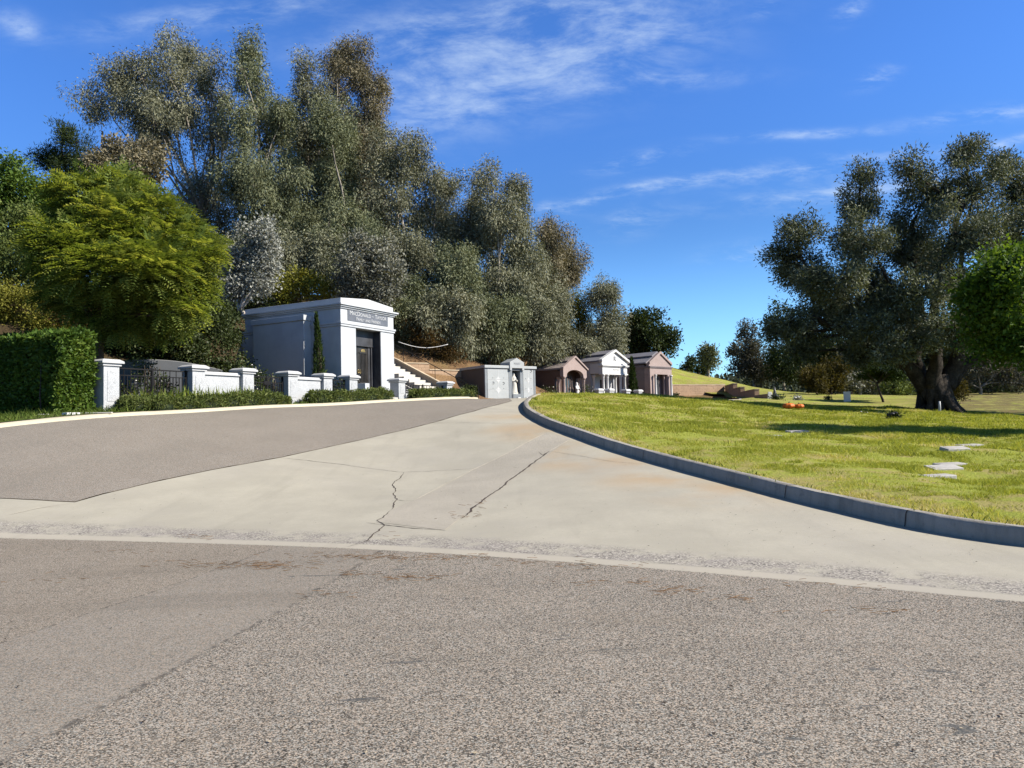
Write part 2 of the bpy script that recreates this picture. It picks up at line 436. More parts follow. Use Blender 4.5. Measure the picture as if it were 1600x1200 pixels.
# ------------------------------------------------------------------ ground materials
def ab_line(p, q):
    """coefficients so that a*x+b*y+c = signed distance from the line p-q"""
    d = Vector((q[0] - p[0], q[1] - p[1])).normalized(); return -d.y, d.x, d.y * p[0] - d.x * p[1]
def asphalt(name, dark, light, seam=False, stonesc=95, contrast=1.0, warm=(.30, .25, .19)):
    m, t = newmat(name); o = t.coord(); x, y, z = t.xyz(o)
    flat = S(t.t, t.node('ShaderNodeCombineXYZ', {0: x, 1: y}).outputs[0])
    cell = t.voro(flat, stonesc, 'F1', 'Color'); ce = t.xyz(cell)[0]
    dist = t.voro(flat, stonesc, 'F1', 'Distance')
    st = (ce * .75 + t.noise(flat, stonesc * 1.7, 2, .7) * .5 - dist * .35)
    patch = t.noise(flat, .55, 5, .6)
    st2 = st + (patch - .5) * .22
    if seam:
        l1 = ab_line(gp(20, 1000), gp(300, 905)); l2 = ab_line(gp(20, 1185), gp(540, 897))
        d1 = x * l1[0] + y * l1[1] + l1[2] + (t.noise(flat, 3, 4) - .5) * .12
        d2 = x * l2[0] + y * l2[1] + l2[2] + (t.noise(flat, 3.7, 4) - .5) * .12
        strip = d1.step(.04, -.04) * d2.step(-.05, .05)
        left = d1.step(-.05, .05)
        st2 = st2 * (1 - strip * .5) + strip * .25
    c = t.ramp(st2, [(.12, dark), (.36, tuple(d * .55 + l * .45 for d, l in zip(dark, light))), (.6, light), (.85, tuple(min(.75, v * 1.5) for v in light))])
    hue = t.xyz(cell)[1]
    c = t.mix(.5, c, t.mix(hue, (1.25, .98, .80), (.80, .98, 1.18)), 'MULTIPLY')
    if seam:
        c = t.mix(left * .28, c, warm)
        s1 = (d1.m('ABSOLUTE').step(.03, .0) + d2.m('ABSOLUTE').step(.045, .0)).clamp() * t.noise(flat, 9, 4).step(.42, .62)
        c = t.mix(s1 * .7, c, (.035, .032, .03))
        tyre = t.noise(t.scale(flat, (.18, 1.6, 1), (0, 0, .42)), .8, 4, .6).step(.5, .72); c = t.mix(tyre * .22, c, (.12, .105, .085))
        tar = t.noise(t.scale(flat, (.7, 2.6, 1), (0, 0, .9)), 1.5, 5, .55, 1.2).step(.665, .69)
        c = t.mix(tar * .75, c, (.09, .095, .095))
    else:
        c = t.mix(t.noise(t.scale(flat, (1, .25, 1), (0, 0, -.5)), .8, 4).step(.45, .75) * .3, c, tuple(v * .7 for v in light))
    stain = t.noise(flat, .9, 6, .6).step(.5, .72)
    c = t.mix(stain * .22, c, warm)
    hgt = st * .5 + t.noise(flat, 4, 3) * .6
    t.out(t.bsdf(c, .9, .2, t.bump(st, .004, .55 * contrast))); return m

def concrete(name, col, apron=False):
    m, t = newmat(name); o = t.coord(); x, y, z = t.xyz(o)
    n1 = t.noise(o, .8, 6, .6); n2 = t.noise(o, 14, 5, .65); n3 = t.noise(o, 120, 2, .7)
    c = t.mix(n1.step(.3, .7), tuple(v * .90 for v in col), tuple(v * 1.06 for v in col))
    c = t.mix(n2.step(.35, .75) * .25, c, tuple(v * .78 for v in col))
    c = t.mix(n3.step(.5, .75) * .45, c, tuple(v * .66 for v in col))
    n4 = t.noise(o, 45, 4, .7); c = t.mix(n4.step(.52, .8) * .35, c, tuple(v * .6 for v in col))
    c = t.mix(t.noise(o, 3.1, 6, .7).step(.55, .75) * .25, c, tuple(v * .72 for v in col))
    sp = t.voro(o, 11, 'F1').step(.05, .02) * t.noise(o, 2.1, 3).step(.40, .55)
    c = t.mix(sp * .8, c, (.09, .075, .06))
    if apron:
        d = y - (x * -.4977 + (x * x) * -.0222 + 8.93)                      # distance from the gutter's edge
        och = t.noise(o, .5, 5, .6)
        near = 0
        kx = [(1600, 853), (1300, 797), (1161, 758), (1005, 717), (900, 682), (850, 664)]
        rust = None
        for px, py in [(1180, 768), (1080, 745), (1010, 722), (940, 698), (880, 676), (850, 668), (820, 650), (930, 715)]:
            g = gp(px, py); q = ((x - (g.x - .5)) * (x - (g.x - .5)) + (y - g.y) * (y - g.y)).m('SQRT')
            k = q.step(1.9, .2); rust = k if rust is None else rust.m('MAXIMUM', k)
        c = t.mix(rust * och.step(.32, .62) * .55, c, (.50, .33, .16))
        agg = d.step(.28, .38) * d.step(1.25, .75) * (t.noise(o, 2.2, 5, .65).step(.34, .55))
        st = t.voro(o, 60, 'F1', 'Color'); sx = t.xyz(st)[0]
        ag = t.ramp(sx, [(0, (.06, .055, .05)), (.3, (.22, .20, .18)), (.5, (.36, .33, .29)), (.8, (.48, .44, .38)), (1, (.64, .6, .53))])
        c = t.mix(agg * .95, c, ag)
        wash = d.step(1.9, .9) * t.noise(t.scale(o, (1, 2.5, 1)), 1.3, 5).step(.45, .7)
        c = t.mix(wash * .25, c, (.40, .36, .34))
        c = t.mix(d.step(.32, .26) * .8, c, (.50, .46, .38))
        edge = d.step(.1, .0) * t.noise(o, 25, 4).step(.4, .65)
        c = t.mix(edge * .6, c, (.16, .12, .09))
        tr = t.noise(t.scale(o, (2.4, .22, 1), (0, 0, -.35)), .9, 5, .6).step(.5, .8)
        c = t.mix(tr * .34, c, tuple(v * .62 for v in col))
        pk = t.voro(o, 34, 'F1').step(.16, .08) * t.noise(o, 1.6, 4).step(.42, .6); c = t.mix(pk * .45, c, tuple(v * .5 for v in col))
        cl = t.noise(o, .35, 5, .6).step(.45, .7); c = t.mix(cl * .28, c, (.40, .375, .33))
        bmp = t.bump(n3 * .4 + n2 * .6 + agg * sx * 1.5, .008, .6)
    else:
        if name.startswith('kerb'):
            gr = t.noise(t.scale(o, (2, 2, .35)), 2.4, 6, .7).step(.42, .72); c = t.mix(gr * .55, c, tuple(v * .42 for v in col))
            c = t.mix(t.noise(o, 9, 5, .7).step(.55, .7) * .5, c, tuple(v * .5 for v in col))
        bmp = t.bump(n3 * .4 + n2, .012, .8)
    t.out(t.bsdf(c, .85, .25, bmp)); return m

def grassmat(name, a, b, dry, dryamt=.5):
    m, t = newmat(name); o = t.coord()
    n1 = t.noise(o, 1.2, 6, .7); n2 = t.noise(o, 22, 4, .7); n3 = t.noise(o, 2.6, 5, .6)
    c = t.mix(n2.step(.3, .7), a, b)
    c = t.mix(n1.step(.46, .60) * dryamt, c, dry)
    x, y, z = t.xyz(o)
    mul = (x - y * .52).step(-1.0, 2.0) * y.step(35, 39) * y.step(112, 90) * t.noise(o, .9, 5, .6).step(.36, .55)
    c = t.mix(mul * .9, c, t.mix(n2, (.08, .06, .03), (.25, .19, .10)))  # mulch tone, with the shade behind the olive put into its colour
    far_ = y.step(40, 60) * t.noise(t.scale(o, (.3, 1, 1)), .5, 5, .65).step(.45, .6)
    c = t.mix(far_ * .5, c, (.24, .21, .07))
    c = t.mix(n3.step(.55, .8) * .5, c, tuple(v * .55 for v in a))
    t.out(t.bsdf(c, .95, .05, t.bump(n2, .05, .8))); return m

M = {}
M['road'] = asphalt('road_asphalt', (.030, .027, .022), (.385, .350, .292), True, 125)
M['drive'] = asphalt('driveway_asphalt', (.165, .148, .122), (.318, .29, .245), False, 110, .6, (.26, .22, .18))
M['apron'] = concrete('apron_concrete', (.498, .466, .378), True)
M['patch'] = concrete('patch_concrete', (.475, .437, .362))
M['kerb'] = concrete('kerb_concrete', (.45, .42, .37))
M['kerb_pale'] = concrete('pale_kerb_concrete', (.66, .60, .45))
M['crack'] = stone('crack_dirt', (.07, .05, .04), .4, .95)
M['joint'] = stone('joint_sand', (.62, .56, .45), .2, .95)
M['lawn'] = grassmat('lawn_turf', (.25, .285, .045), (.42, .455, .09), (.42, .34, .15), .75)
M['verge'] = grassmat('verge_turf', (.06, .10, .02), (.13, .17, .04), (.22, .17, .08), .35)
def soilmat():
    m, t = newmat('hillside_soil'); o = t.coord()
    n = t.noise(o, .5, 6, .65); n2 = t.noise(o, 7, 5, .7); f = t.noise(t.scale(o, (1, 1, .3), (0, 0, .3)), 3.0, 5, .6)
    c = t.mix(n.step(.35, .65), (.20, .115, .06), (.33, .21, .11))
    c = t.mix(n2.step(.45, .75) * .6, c, (.09, .055, .03))
    c = t.mix(t.noise(o, .16, 4).step(.52, .62) * .8, c, (.20, .15, .06))
    c = t.mix(f.step(.6, .75) * .5, c, (.40, .31, .18))
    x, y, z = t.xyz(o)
    c = t.mix((x + y * .1).step(-6.5, -9.5) * .85, c, t.mix(n2, (.03, .026, .014), (.075, .06, .03)))  # shade under the left hillside plants put into the soil colour
    t.out(t.bsdf(c, .95, .1, t.bump(n2, .12, 1.0))); return m
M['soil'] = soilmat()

# ------------------------------------------------------------------ plan outlines
KB = [(1600, 853, 8.7), (1300, 797, 11.2), (1161, 758, 13.2), (1005, 717, 16.8), (900, 680, 20.5), (835, 653, 25), (818, 640, 29), (822, 630, 33), (845, 620, 37)]
kerb_line = [Vector((15, 2.2)), Vector((11, 4.3)), Vector((8.3, 6.4))] + [at(*q).xy for q in KB] + [Vector((2.9, 40.2)), Vector((5.5, 43.5)), Vector((9, 47)), Vector((13, 52)), Vector((17.5, 60)), Vector((20, 68))]
def smooth(pl, k=6):
    out = []
    for i in range(len(pl) - 1):
        p0, p1, p2, p3 = pl[max(i - 1, 0)], pl[i], pl[i + 1], pl[min(i + 2, len(pl) - 1)]
        for j in range(k):
            s = j / k
            out.append(.5 * ((2 * p1) + (p2 - p0) * s + (2 * p0 - 5 * p1 + 4 * p2 - p3) * s * s + (3 * p1 - p0 - 3 * p2 + p3) * s ** 3))
    out.append(pl[-1]); return out
kerb_line = smooth(kerb_line)
lkerb = [Vector((-40, 0.5)), Vector((-24, 10)), Vector((-17.2, 15.6))] + [at(*q).xy for q in [(0, 667, 20.2), (200, 650, 23.4), (410, 636, 28.2), (600, 628, 34.6), (700, 624, 39.2)]] + [Vector((-1.9, 44.5))]
lkerb = smooth(lkerb, 4)
def edgeY(X): return 8.93 - .4977 * X - .0222 * X * X
edge = [Vector((X, edgeY(X))) for X in np.linspace(-9, 9, 37)]

def offset_line(pl, d):
    out = []
    for i, p in enumerate(pl):
        q = (pl[min(i + 1, len(pl) - 1)] - pl[max(i - 1, 0)]).normalized(); out.append(p + Vector((q.y, -q.x)) * d)
    return out
def kerb(name, pl, prof, mat, sub=.35, jitter=.006):
    """profile of (outward offset, height) swept along the plan line; right-hand side positive"""
    pts = resample(pl, sub, False); rows = []
    cols = [offset_line(pts, o) for o, _ in prof]
    rs = np.random.RandomState(4); vs = []
    for j, (o, hgt) in enumerate(prof):
        X = np.array([p.x for p in cols[j]]); Y = np.array([p.y for p in cols[j]])
        base0 = hh([p.x for p in pts], [p.y for p in pts])
        vs.append(np.stack([X + rs.uniform(-jitter, jitter, len(X)), Y + rs.uniform(-jitter, jitter, len(X)), base0 + hgt + rs.uniform(-jitter, jitter, len(X)) * .5], 1))
    m_ = len(pts); k = len(prof); v = np.concatenate(vs)
    f = [(j * m_ + i, j * m_ + i + 1, (j + 1) * m_ + i + 1, (j + 1) * m_ + i) for j in range(k - 1) for i in range(m_ - 1)]
    mb = MB(); mb.add(v.tolist(), f)
    o = mb.build(name, mat, None, True)
    o['kind'] = 'structure'; md = o.modifiers.new('edge', 'EDGE_SPLIT'); md.split_angle = math.radians(50)
    return o
# lawn side lies to the right of the driveway kerb when walking away from the camera
LH = .17
kb = kerb('kerb', kerb_line, [(0, -.15), (.0, .0), (.02, .175), (.045, .205), (.20, .20), (.22, .10), (.225, -.1)], M['kerb'])
for px, py, Yk in [(1005, 717, 16.8), (1420, 824, 10.2), (1240, 781, 12.1), (868, 668, 22.6)]:
    q = at(px, py, Yk); j_ = min(range(len(kerb_line) - 1), key=lambda i: (kerb_line[i] - q.xy).length); d_ = (kerb_line[j_ + 1] - kerb_line[j_]).normalized(); n_ = Vector((d_.y, -d_.x)); b_ = kerb_line[j_]; mb = MB()
    gz = h1(b_.x, b_.y); prof = [(-.004, 0), (.014, .172), (.04, .209), (.2, .204)]; rs = np.random.RandomState(int(px)); vs = []
    for o_, z_ in prof:
        wv = rs.uniform(-.012, .012)
        for s_ in (-1, 1): xy = b_ + n_ * (o_ - .004) + d_ * (wv + s_ * .007); vs.append((xy.x, xy.y, gz + z_))
    mb.add(vs, [(2 * i, 2 * i + 1, 2 * i + 3, 2 * i + 2) for i in range(3)]).build('joint', M['crack'], kb)
kerb('pale_kerb', lkerb, [(.0, -.15), (-.0, .012), (-.06, .075), (-.13, .115), (-.36, .125), (-.38, -.15)], M['kerb_pale'])

# the ground: one sheet to the horizon
ra = np.concatenate([np.linspace(1.5, 120, 130), np.geomspace(123, 1500, 26)]); th = np.linspace(0, 2 * pi, 241)[:-1]
X = (ra[:, None] * np.cos(th)).ravel(); Y = (ra[:, None] * np.sin(th)).ravel() + 20
Zg = hh(X, Y); inside_pave = (Y < 45) & (X > -20) & (X < 60)
Zg = np.where(np.hypot(X, Y - 20) > 450, Zg * 0 + np.clip(Zg, 0, 12), Zg) - .09
nt = len(th); nr = len(ra)
f = [(i * nt + k, (i + 1) * nt + k, (i + 1) * nt + (k + 1) % nt, i * nt + (k + 1) % nt) for i in range(nr - 1) for k in range(nt)]
v = list(zip(X, Y, Zg)); v.append((0, 20, h1(0, 20) - .09)); f += [(k, (k + 1) % nt, len(v) - 1) for k in range(nt)]
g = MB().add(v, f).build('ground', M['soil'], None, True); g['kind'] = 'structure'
for p in g.data.polygons:
    if p.normal.z < 0: p.flip()

# road in front
sheet('road', [Vector((-60, -25)), Vector((60, -25)), Vector((60, -4)), Vector((16, .4))] + list(reversed(edge))[0:] + [Vector((-14, 11.2)), Vector((-60, 12))], 1.0, .006, M['road'], bres=.5)
# concrete apron
ap = list(edge) + [Vector((15, .3)), Vector((15.2, 2.3))] + [p for p in offset_line(kerb_line, .02) if 2.2 < p.y < 47.5 and not p.x > 14.9]
bound = [(800, 626.5), (740, 643), (690, 657), (600, 679), (530, 695), (440, 715), (330, 735), (235, 755), (160, 773), (117, 785), (60, 782), (0, 779)]
bpts = [gp(*q).xy for q in bound]
ap += [Vector((4.5, 48)), Vector((-1.0, 47.5))] + bpts + [bpts[-1] + Vector((-4, 1.6))] + [Vector((-14, 11.2))]
apron = sheet('concrete_apron', ap, .6, .0, M['apron'], bres=.35)
apron.name = 'concrete_apron'
# driveway asphalt
dp = [Vector((-60, 11.8)), Vector((-14.5, 13.0))] + [bpts[-1] + Vector((-4, 1.6))]
rs_ = np.random.RandomState(2)
bb = resample([v for v in reversed(bpts)], .25, False)
dp = [bpts[-1] + Vector((-4, 1.6))] + [p + Vector((rs_.uniform(-.02, .02), rs_.uniform(-.035, .035))) for p in bb] + [Vector((-.6, 46.5))] + list(reversed([p for p in offset_line(lkerb, -.01) if p.y > 9.5]))
drive = sheet('driveway', dp, .6, .012, M['drive'], bres=.3)

# lawn on the right (reaches over the far slope)
rs0 = np.random.RandomState(11)
dips = [(gp(1475, 722, .17), 1.0, .14), (gp(1520, 690, .17), .9, .22), (gp(1260, 674, .17), .9, .12), (gp(1530, 745, .17), .6, .1), (gp(1215, 682, .17), .7, .07), (gp(1060, 700, .17), .6, .06)]
def lawn_z(x, y):
    d = np.full(len(x), 9.0)
    for p in kerb_line[::2]: d = np.minimum(d, np.hypot(x - p.x, y - p.y))
    k = np.clip((d - .2) / 1.2, 0, 1)
    z = fbm2(x, y, 1.4, 1) * .028 * k + fbm2(x, y, 5.0, 2) * .018 * k + k * .07 - .045
    for g_, r_, a_ in dips: z -= a_ * np.exp(-((x - g_.x) ** 2 / (r_ * 1.5) ** 2 + (y - g_.y) ** 2 / (r_ * .8) ** 2))
    return z
lp = [p for p in offset_line(kerb_line, .215)] + [Vector((22, 80)), Vector((14, 90)), Vector((12, 108)), Vector((20, 125)), Vector((60, 128)), Vector((110, 110)), Vector((110, 40)), Vector((60, 5)), Vector((30, -2))]
near_ = [p for p in offset_line(kerb_line, .175)]
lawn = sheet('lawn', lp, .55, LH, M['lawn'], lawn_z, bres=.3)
# verge on the left
vp = list(reversed([p for p in offset_line(lkerb, -.36)])) + [Vector((-44, 6)), Vector((-44, 18)), Vector((-19, 26.5)), Vector((-13.9, 26.2)), Vector((-11.2, 31)), Vector((-8.2, 36)), Vector((-5.5, 41)), Vector((-4.0, 44))]
verge = sheet('verge', vp, .6, .10, M['verge'], lambda x, y: fbm2(x, y, 4, 5) * .012)

# patch, cracks and joints in the apron
def ribbon(pix, w, jit=.0, seed=0, step=.09, off=.006, wv=.5):
    rs = np.random.RandomState(seed); P = [gp(*q).xy for q in pix]; pts = resample(P, step, False); mb = MB(); vs = []
    ph = 0
    for i, p in enumerate(pts):
        q = (pts[min(i + 1, len(pts) - 1)] - pts[max(i - 1, 0)]).normalized(); n_ = Vector((q.y, -q.x))
        ph = ph * .75 + rs.uniform(-1, 1) * jit
        ww = w * (1 + rs.uniform(-wv, wv)) * .5 * min(1, .25 + i / 6, .25 + (len(pts) - 1 - i) / 6)
        for s_ in (-1, 1):
            xy = p + n_ * (ph + s_ * ww); vs.append((xy.x, xy.y, h1(xy.x, xy.y) + off))
    return mb.add(vs, [(2 * i, 2 * i + 1, 2 * i + 3, 2 * i + 2) for i in range(len(pts) - 1)])
pb = [gp(*q).xy for q in [(588, 816), (612, 797), (740, 734), (800, 704), (856, 676), (892, 687), (815, 737), (719, 811), (695, 829)]]
sheet('patch_strip', pb, .4, .004, M['patch'], kind=None, parent=apron, bres=.25)
crk = [([(436, 715), (480, 720), (540, 727), (600, 735), (630, 738), (700, 735), (740, 733)], .013, .012),
       ([(630, 738), (622, 748), (612, 756), (618, 765), (613, 773), (621, 780), (618, 787), (612, 797)], .017, .02),
       ([(610, 798), (590, 813), (598, 822), (590, 832), (575, 845), (545, 856)], .018, .025),
       ([(618, 781), (632, 783), (646, 783)], .02, .01),
       ([(719, 811), (745, 790), (770, 770), (800, 748), (830, 726), (850, 712), (858, 706)], .034, .02),
       ([(858, 706), (848, 711), (842, 707)], .03, .01), ([(820, 731), (808, 732), (800, 730)], .015, .01),
       ([(572, 818), (600, 821), (645, 826), (690, 829)], .018, .006),
       ([(860, 705), (900, 712), (960, 722), (1010, 726)], .008, .01), ([(0, 990 - 180), (0, 809)], .01, 0)][:9]
for i, (pix, w_, j_) in enumerate(crk):
    ribbon(pix, w_, j_, i).build('crack', M['crack'], apron)
jn = [([(646, 783), (700, 754), (740, 734), (800, 705), (856, 676)], .018), ([(695, 829), (719, 811)], .015), ([(858, 706), (892, 687)], .016),
      ([(0, 808), (60, 795), (117, 786)], .02), ([(660, 661), (720, 661), (800, 662)], .012)]
for i, (pix, w_) in enumerate(jn):
    ribbon(pix, w_, .003, 30 + i, off=.008).build('joint', M['joint'] if i != 4 else M['crack'], apron)
# ------------------------------------------------------------------ building materials
M['white'] = stone('white_granite', (.60, .63, .665), .07, .55, .35, 1.2, .18, 120, .001, .25)
M['white_roof'] = stone('white_roof_stone', (.66, .68, .70), .05, .7, .3, 1.2, .1, 90, .001, .2)
M['greysign'] = stone('grey_granite', (.17, .18, .205), .15, .35, .4, 2.5, .45, 110, .0006)
M['darkgranite'] = stone('dark_granite', (.060, .062, .070), .3, .45, .35, 2.0, .5, 100, .0005)
M['bronze'] = stone('dark_bronze', (.055, .05, .045), .25, .4, .5, 3, 0, 90, .0006, 0, .3)
M['gold'] = stone('gold_bronze', (.55, .40, .16), .15, .35, .5, 3, 0, 90, .0005, 0, .8)
M['letter'] = stone('engraved_letter', (.62, .64, .66), .05, .8, .2)
M['pillar'] = stone('speckled_granite', (.56, .58, .60), .06, .6, .35, 1.5, .55, 55, .001)
M['cap'] = stone('cap_granite', (.60, .61, .62), .06, .6, .3, 1.5, .2, 70, .001, .25)
M['iron'] = stone('black_iron', (.018, .018, .02), .2, .8, .1)
M['beige'] = stone('beige_block', (.52, .36, .235), .12, .9, .2, 1.0, .3, 60, .003)
M['stairwall'] = stone('stair_stucco', (.44, .35, .26), .08, .9, .2, .8, .2, 60, .002, .3)
M['coping'] = stone('tan_coping', (.62, .50, .35), .08, .85, .2)
M['stairs'] = stone('stair_concrete', (.66, .63, .57), .06, .85, .2, 1, .1, 60, .001, .2)
M['greyframe'] = stone('grey_columbarium_granite', (.27, .30, .325), .1, .45, .4, 2, .4, 90, .0006)
M['lightplate'] = stone('niche_plate', (.50, .53, .54), .04, .4, .4, 2, .2, 90, .0005)
M['ornament'] = stone('white_inlay', (.66, .68, .69), .03, .6, .3)
M['brownside'] = stone('brown_stucco', (.175, .145, .115), .08, .85, .2, .7, .15, 60, .001, .2)
M['brown'] = stone('brown_granite', (.125, .075, .058), .12, .5, .4, 1.5, .4, 80, .0006)
M['brownroof'] = stone('brown_roof_stone', (.30, .255, .235), .08, .7, .3, 1, .25, 70, .001)
M['pink'] = stone('pink_granite', (.42, .325, .295), .06, .6, .35, 2, .35, 80, .0006)
M['pinkdark'] = stone('rose_granite', (.25, .205, .20), .08, .55, .35, 2, .35, 80, .0006)
M['greyroof'] = stone('slate_roof_stone', (.25, .245, .275), .08, .65, .3, 1, .25, 70, .001)
M['whiteshade'] = stone('grey_white_marble', (.56, .57, .60), .06, .55, .35, 1.5, .2, 80, .0006)
M['whitemarble'] = stone('white_marble', (.80, .80, .79), .03, .5, .4, 1.5, .05, 80, .0006)
M['statue'] = stone('statue_marble', (.72, .70, .63), .05, .6, .3, 3, .05, 60, .001)
M['plaque'] = stone('marker_stone', (.52, .50, .47), .12, .7, .3, 6, .25, 120, .001, .2)
M['monument'] = stone('monument_granite', (.055, .06, .068), .12, .5, .4, 2, .4, 90, .0006)
mg, tg = newmat('dark_glass'); tg.out(tg.bsdf((.02, .022, .025), .08, .6)); M['glass'] = mg

U1 = Vector((.472, .882)).normalized(); A1 = math.atan2(U1.y, U1.x)
def steps_mesh(x0, x1, y_out, y_in, z0, z1, n):
    mb = MB()
    for k in range(n):
        mb.box(x0, x1, y_out + (y_in - y_out) * k / n, y_in, z0 + (z1 - z0) * k / n - (.3 if k == 0 else .02), z0 + (z1 - z0) * (k + 1) / n)
    return mb

# ------------------------------------------------------------------ white mausoleum with the granite sign
def big_mausoleum():
    o = empty('mausoleum', 'large white stone family mausoleum with grey name panel above dark double doors', 'mausoleum', (-8, 36, 0), A1)
    Wd, D = 4.1, 6.3
    fz = 3.42
    m = MB()
    m.box(0, 1.09, 0, D, 2.3, 6.36); m.box(3.02, Wd, 0, D, 2.3, 6.36)              # two piers running back
    m.box(1.09, 3.02, .75, D - .001, 2.3, 6.359)                                     # core behind the door
    m.box(0.002, Wd - .002, .002, D - .002, 6.555, 7.2)                             # frieze block
    m.build('wall', M['white'], o, bevel=.012)
    m = MB(); m.box(-.05, Wd + .05, -.05, D + .05, 6.36, 6.46); m.box(-.085, Wd + .085, -.085, D + .085, 6.461, 6.555)
    m.build('string_course', M['white'], o, bevel=.01)
    m = MB(); m.box(-.06, Wd + .06, -.06, D + .06, 7.2, 7.275); m.box(-.13, Wd + .13, -.13, D + .13, 7.276, 7.35); m.box(-.2, Wd + .2, -.2, D + .2, 7.351, 7.43)
    m.build('cornice', M['white'], o, bevel=.01)
    m = MB(); m.xz([(.02, 7.431), (Wd - .02, 7.431), (Wd - .02, 7.69), (Wd / 2, 7.87), (.02, 7.69)], .0, D)
    m.build('roof', M['white_roof'], o, bevel=.012)
    # side bay
    m = MB(); m.box(-.5, -.001, 1.85, 5.2, 2.2, 6.72)
    m.build('side_bay', M['white'], o, bevel=.012)
    m = MB(); m.box(-.56, -.002, 1.79, 5.26, 6.721, 6.98); m.build('side_bay_cap', M['white'], o, bevel=.012)
    m = MB(); m.box(-.11, -.001, D - .75, D + .05, 2.2, 6.3); m.build('pilaster', M['white'], o, bevel=.01)
    m = MB(); m.box(-.045, Wd + .045, -.02, .0, 2.3, 2.9); 
    s = MB().box(.49, 3.6, -.022, .02, 6.66, 7.19).build('name_panel', M['greysign'], o, bevel=.006)
    text_part('MacDonald \u2013 Taylor', .30, s, M['letter'], (2.045, -.026, 7.04), caps=.78, ext=.003)
    text_part('Family and Friends', .235, s, M['letter'], (2.045, -.026, 6.79), caps=.78, ext=.003)
    MB().box(1.09, 3.02, .42, .75, 5.56, 6.358).build('transom_panel', M['darkgranite'], o, bevel=.006)
    m = MB(); m.box(2.98, 3.019, .02, .75, fz, 6.35); m.box(1.091, 1.13, .02, .749, fz, 6.35); m.box(2.6, 2.76, .5, .7, fz, 5.559); m.box(2.8, 2.9, .45, .6, fz, 5.558)
    m.build('door_jamb', M['darkgranite'], o, bevel=.004)
    for k in range(2):
        x0 = 1.14 + k * .74
        d = MB().box(x0, x0 + .72, .53, .6, fz, 5.55).build('door', M['bronze'], o, bevel=.006)
        b = MB()
        for q in range(5):
            b.tube([(x0 + .14 + q * .11, .505, fz + .38), (x0 + .14 + q * .11, .505, 5.2)], .014, 6)
        b.box(x0 + .06, x0 + .66, .49, .53, fz + .3, fz + .36); b.box(x0 + .06, x0 + .66, .49, .53, 5.22, 5.28)
        b.build('door_grille', M['bronze'], d)
        for zc, up in ((5.34, 1), (fz + .2, 1)):
            e = MB(); e.xz([(x0 + .2, zc - .05), (x0 + .52, zc - .05), (x0 + .5, zc + .02), (x0 + .43, zc + .09), (x0 + .36, zc + .05), (x0 + .29, zc + .09), (x0 + .22, zc + .02)], .495, .529)
            e.build('door_ornament', M['gold'], d, bevel=.006)
        hx = x0 + (.66 if k == 0 else .06)
        ring = [(hx + .05 * math.cos(a), .47, 4.3 + .09 * math.sin(a)) for a in np.linspace(0, 2 * pi, 17)]
        MB().tube(ring, .014, 6).build('door_handle', M['gold'], d, True)
    g = h1(-5.5, 37) 
    steps_mesh(.95, 3.75, -1.75, .52, 2.66, fz, 5).build('steps', M['stairs'], o, bevel=.012)
    m = MB(); m.box(3.76, 4.05, -.95, -.001, 2.4, 3.42); m.build('step_wing', M['white'], o, bevel=.012)
    MB().box(.62, .94, -.9, -.001, 2.4, 3.62).build('step_wing', M['white'], o, bevel=.012)
    return o
big_mausoleum()

# ------------------------------------------------------------------ granite pillars, low walls, iron fence along the front
FP0 = Vector((-12.96, 24.5)); FD = Vector((.535, 1)).normalized()
def fpt(px):
    """point of the fence line seen at pixel column px"""
    r = (px - 800) / F; y = (-12.96 - .535 * 24.5 ) ; Yv = (.535 * 24.5 + 12.96) / (.535 - r); return Vector((-12.96 + .535 * (Yv - 24.5), Yv))
FA = math.atan2(FD.y, FD.x)
pill_lab = {165: 'speckled granite pillar beside the dark end of the hedge', 302: 'granite pillar between the black railing and the longest low wall',
            380: 'granite pillar between low wall and left side of the iron gate', 450: 'granite pillar right of the iron gate',
            505: 'granite pillar in front of the narrow cypress', 545: 'granite pillar left of the mausoleum steps',
            621: 'granite pillar right of the mausoleum steps', 696: 'granite pillar at the far end beside the stairway wall'}
PT = 3.93
pillars = {}
def pillar(px):
    p = fpt(px); gz = h1(p.x, p.y)
    o = empty('granite_pillar', pill_lab[px], 'pillar', (p.x, p.y, gz), FA, 'granite pillars along the front fence')
    H = PT - gz; s = .27
    MB().box(-s - .03, s + .03, -s - .03, s + .03, -.3, .22).build('plinth', M['pillar'], o, bevel=.01)
    MB().box(-s, s, -s, s, .2205, H - .22).build('shaft', M['pillar'], o, bevel=.012)
    m = MB()
    w_ = s * .55; top = H - .34; pr = [(-w_, .36), (w_, .36), (w_, top - .08), (w_ * .82, top), (-w_ * .82, top), (-w_, top - .08)]
    m.xz(pr, -s - .012, -s + .02)
    m.build('panel', M['pillar'], o, bevel=.008)
    m = MB(); m.box(-s - .05, s + .05, -s - .05, s + .05, H - .22, H - .14); m.box(-s - .11, s + .11, -s - .11, s + .11, H - .139, H - .07); m.frus(-s - .11, s + .11, -s - .11, s + .11, H - .0695, H, .1)
    m.build('cap', M['cap'], o, bevel=.01)
    pillars[px] = p
for px in pill_lab: pillar(px)

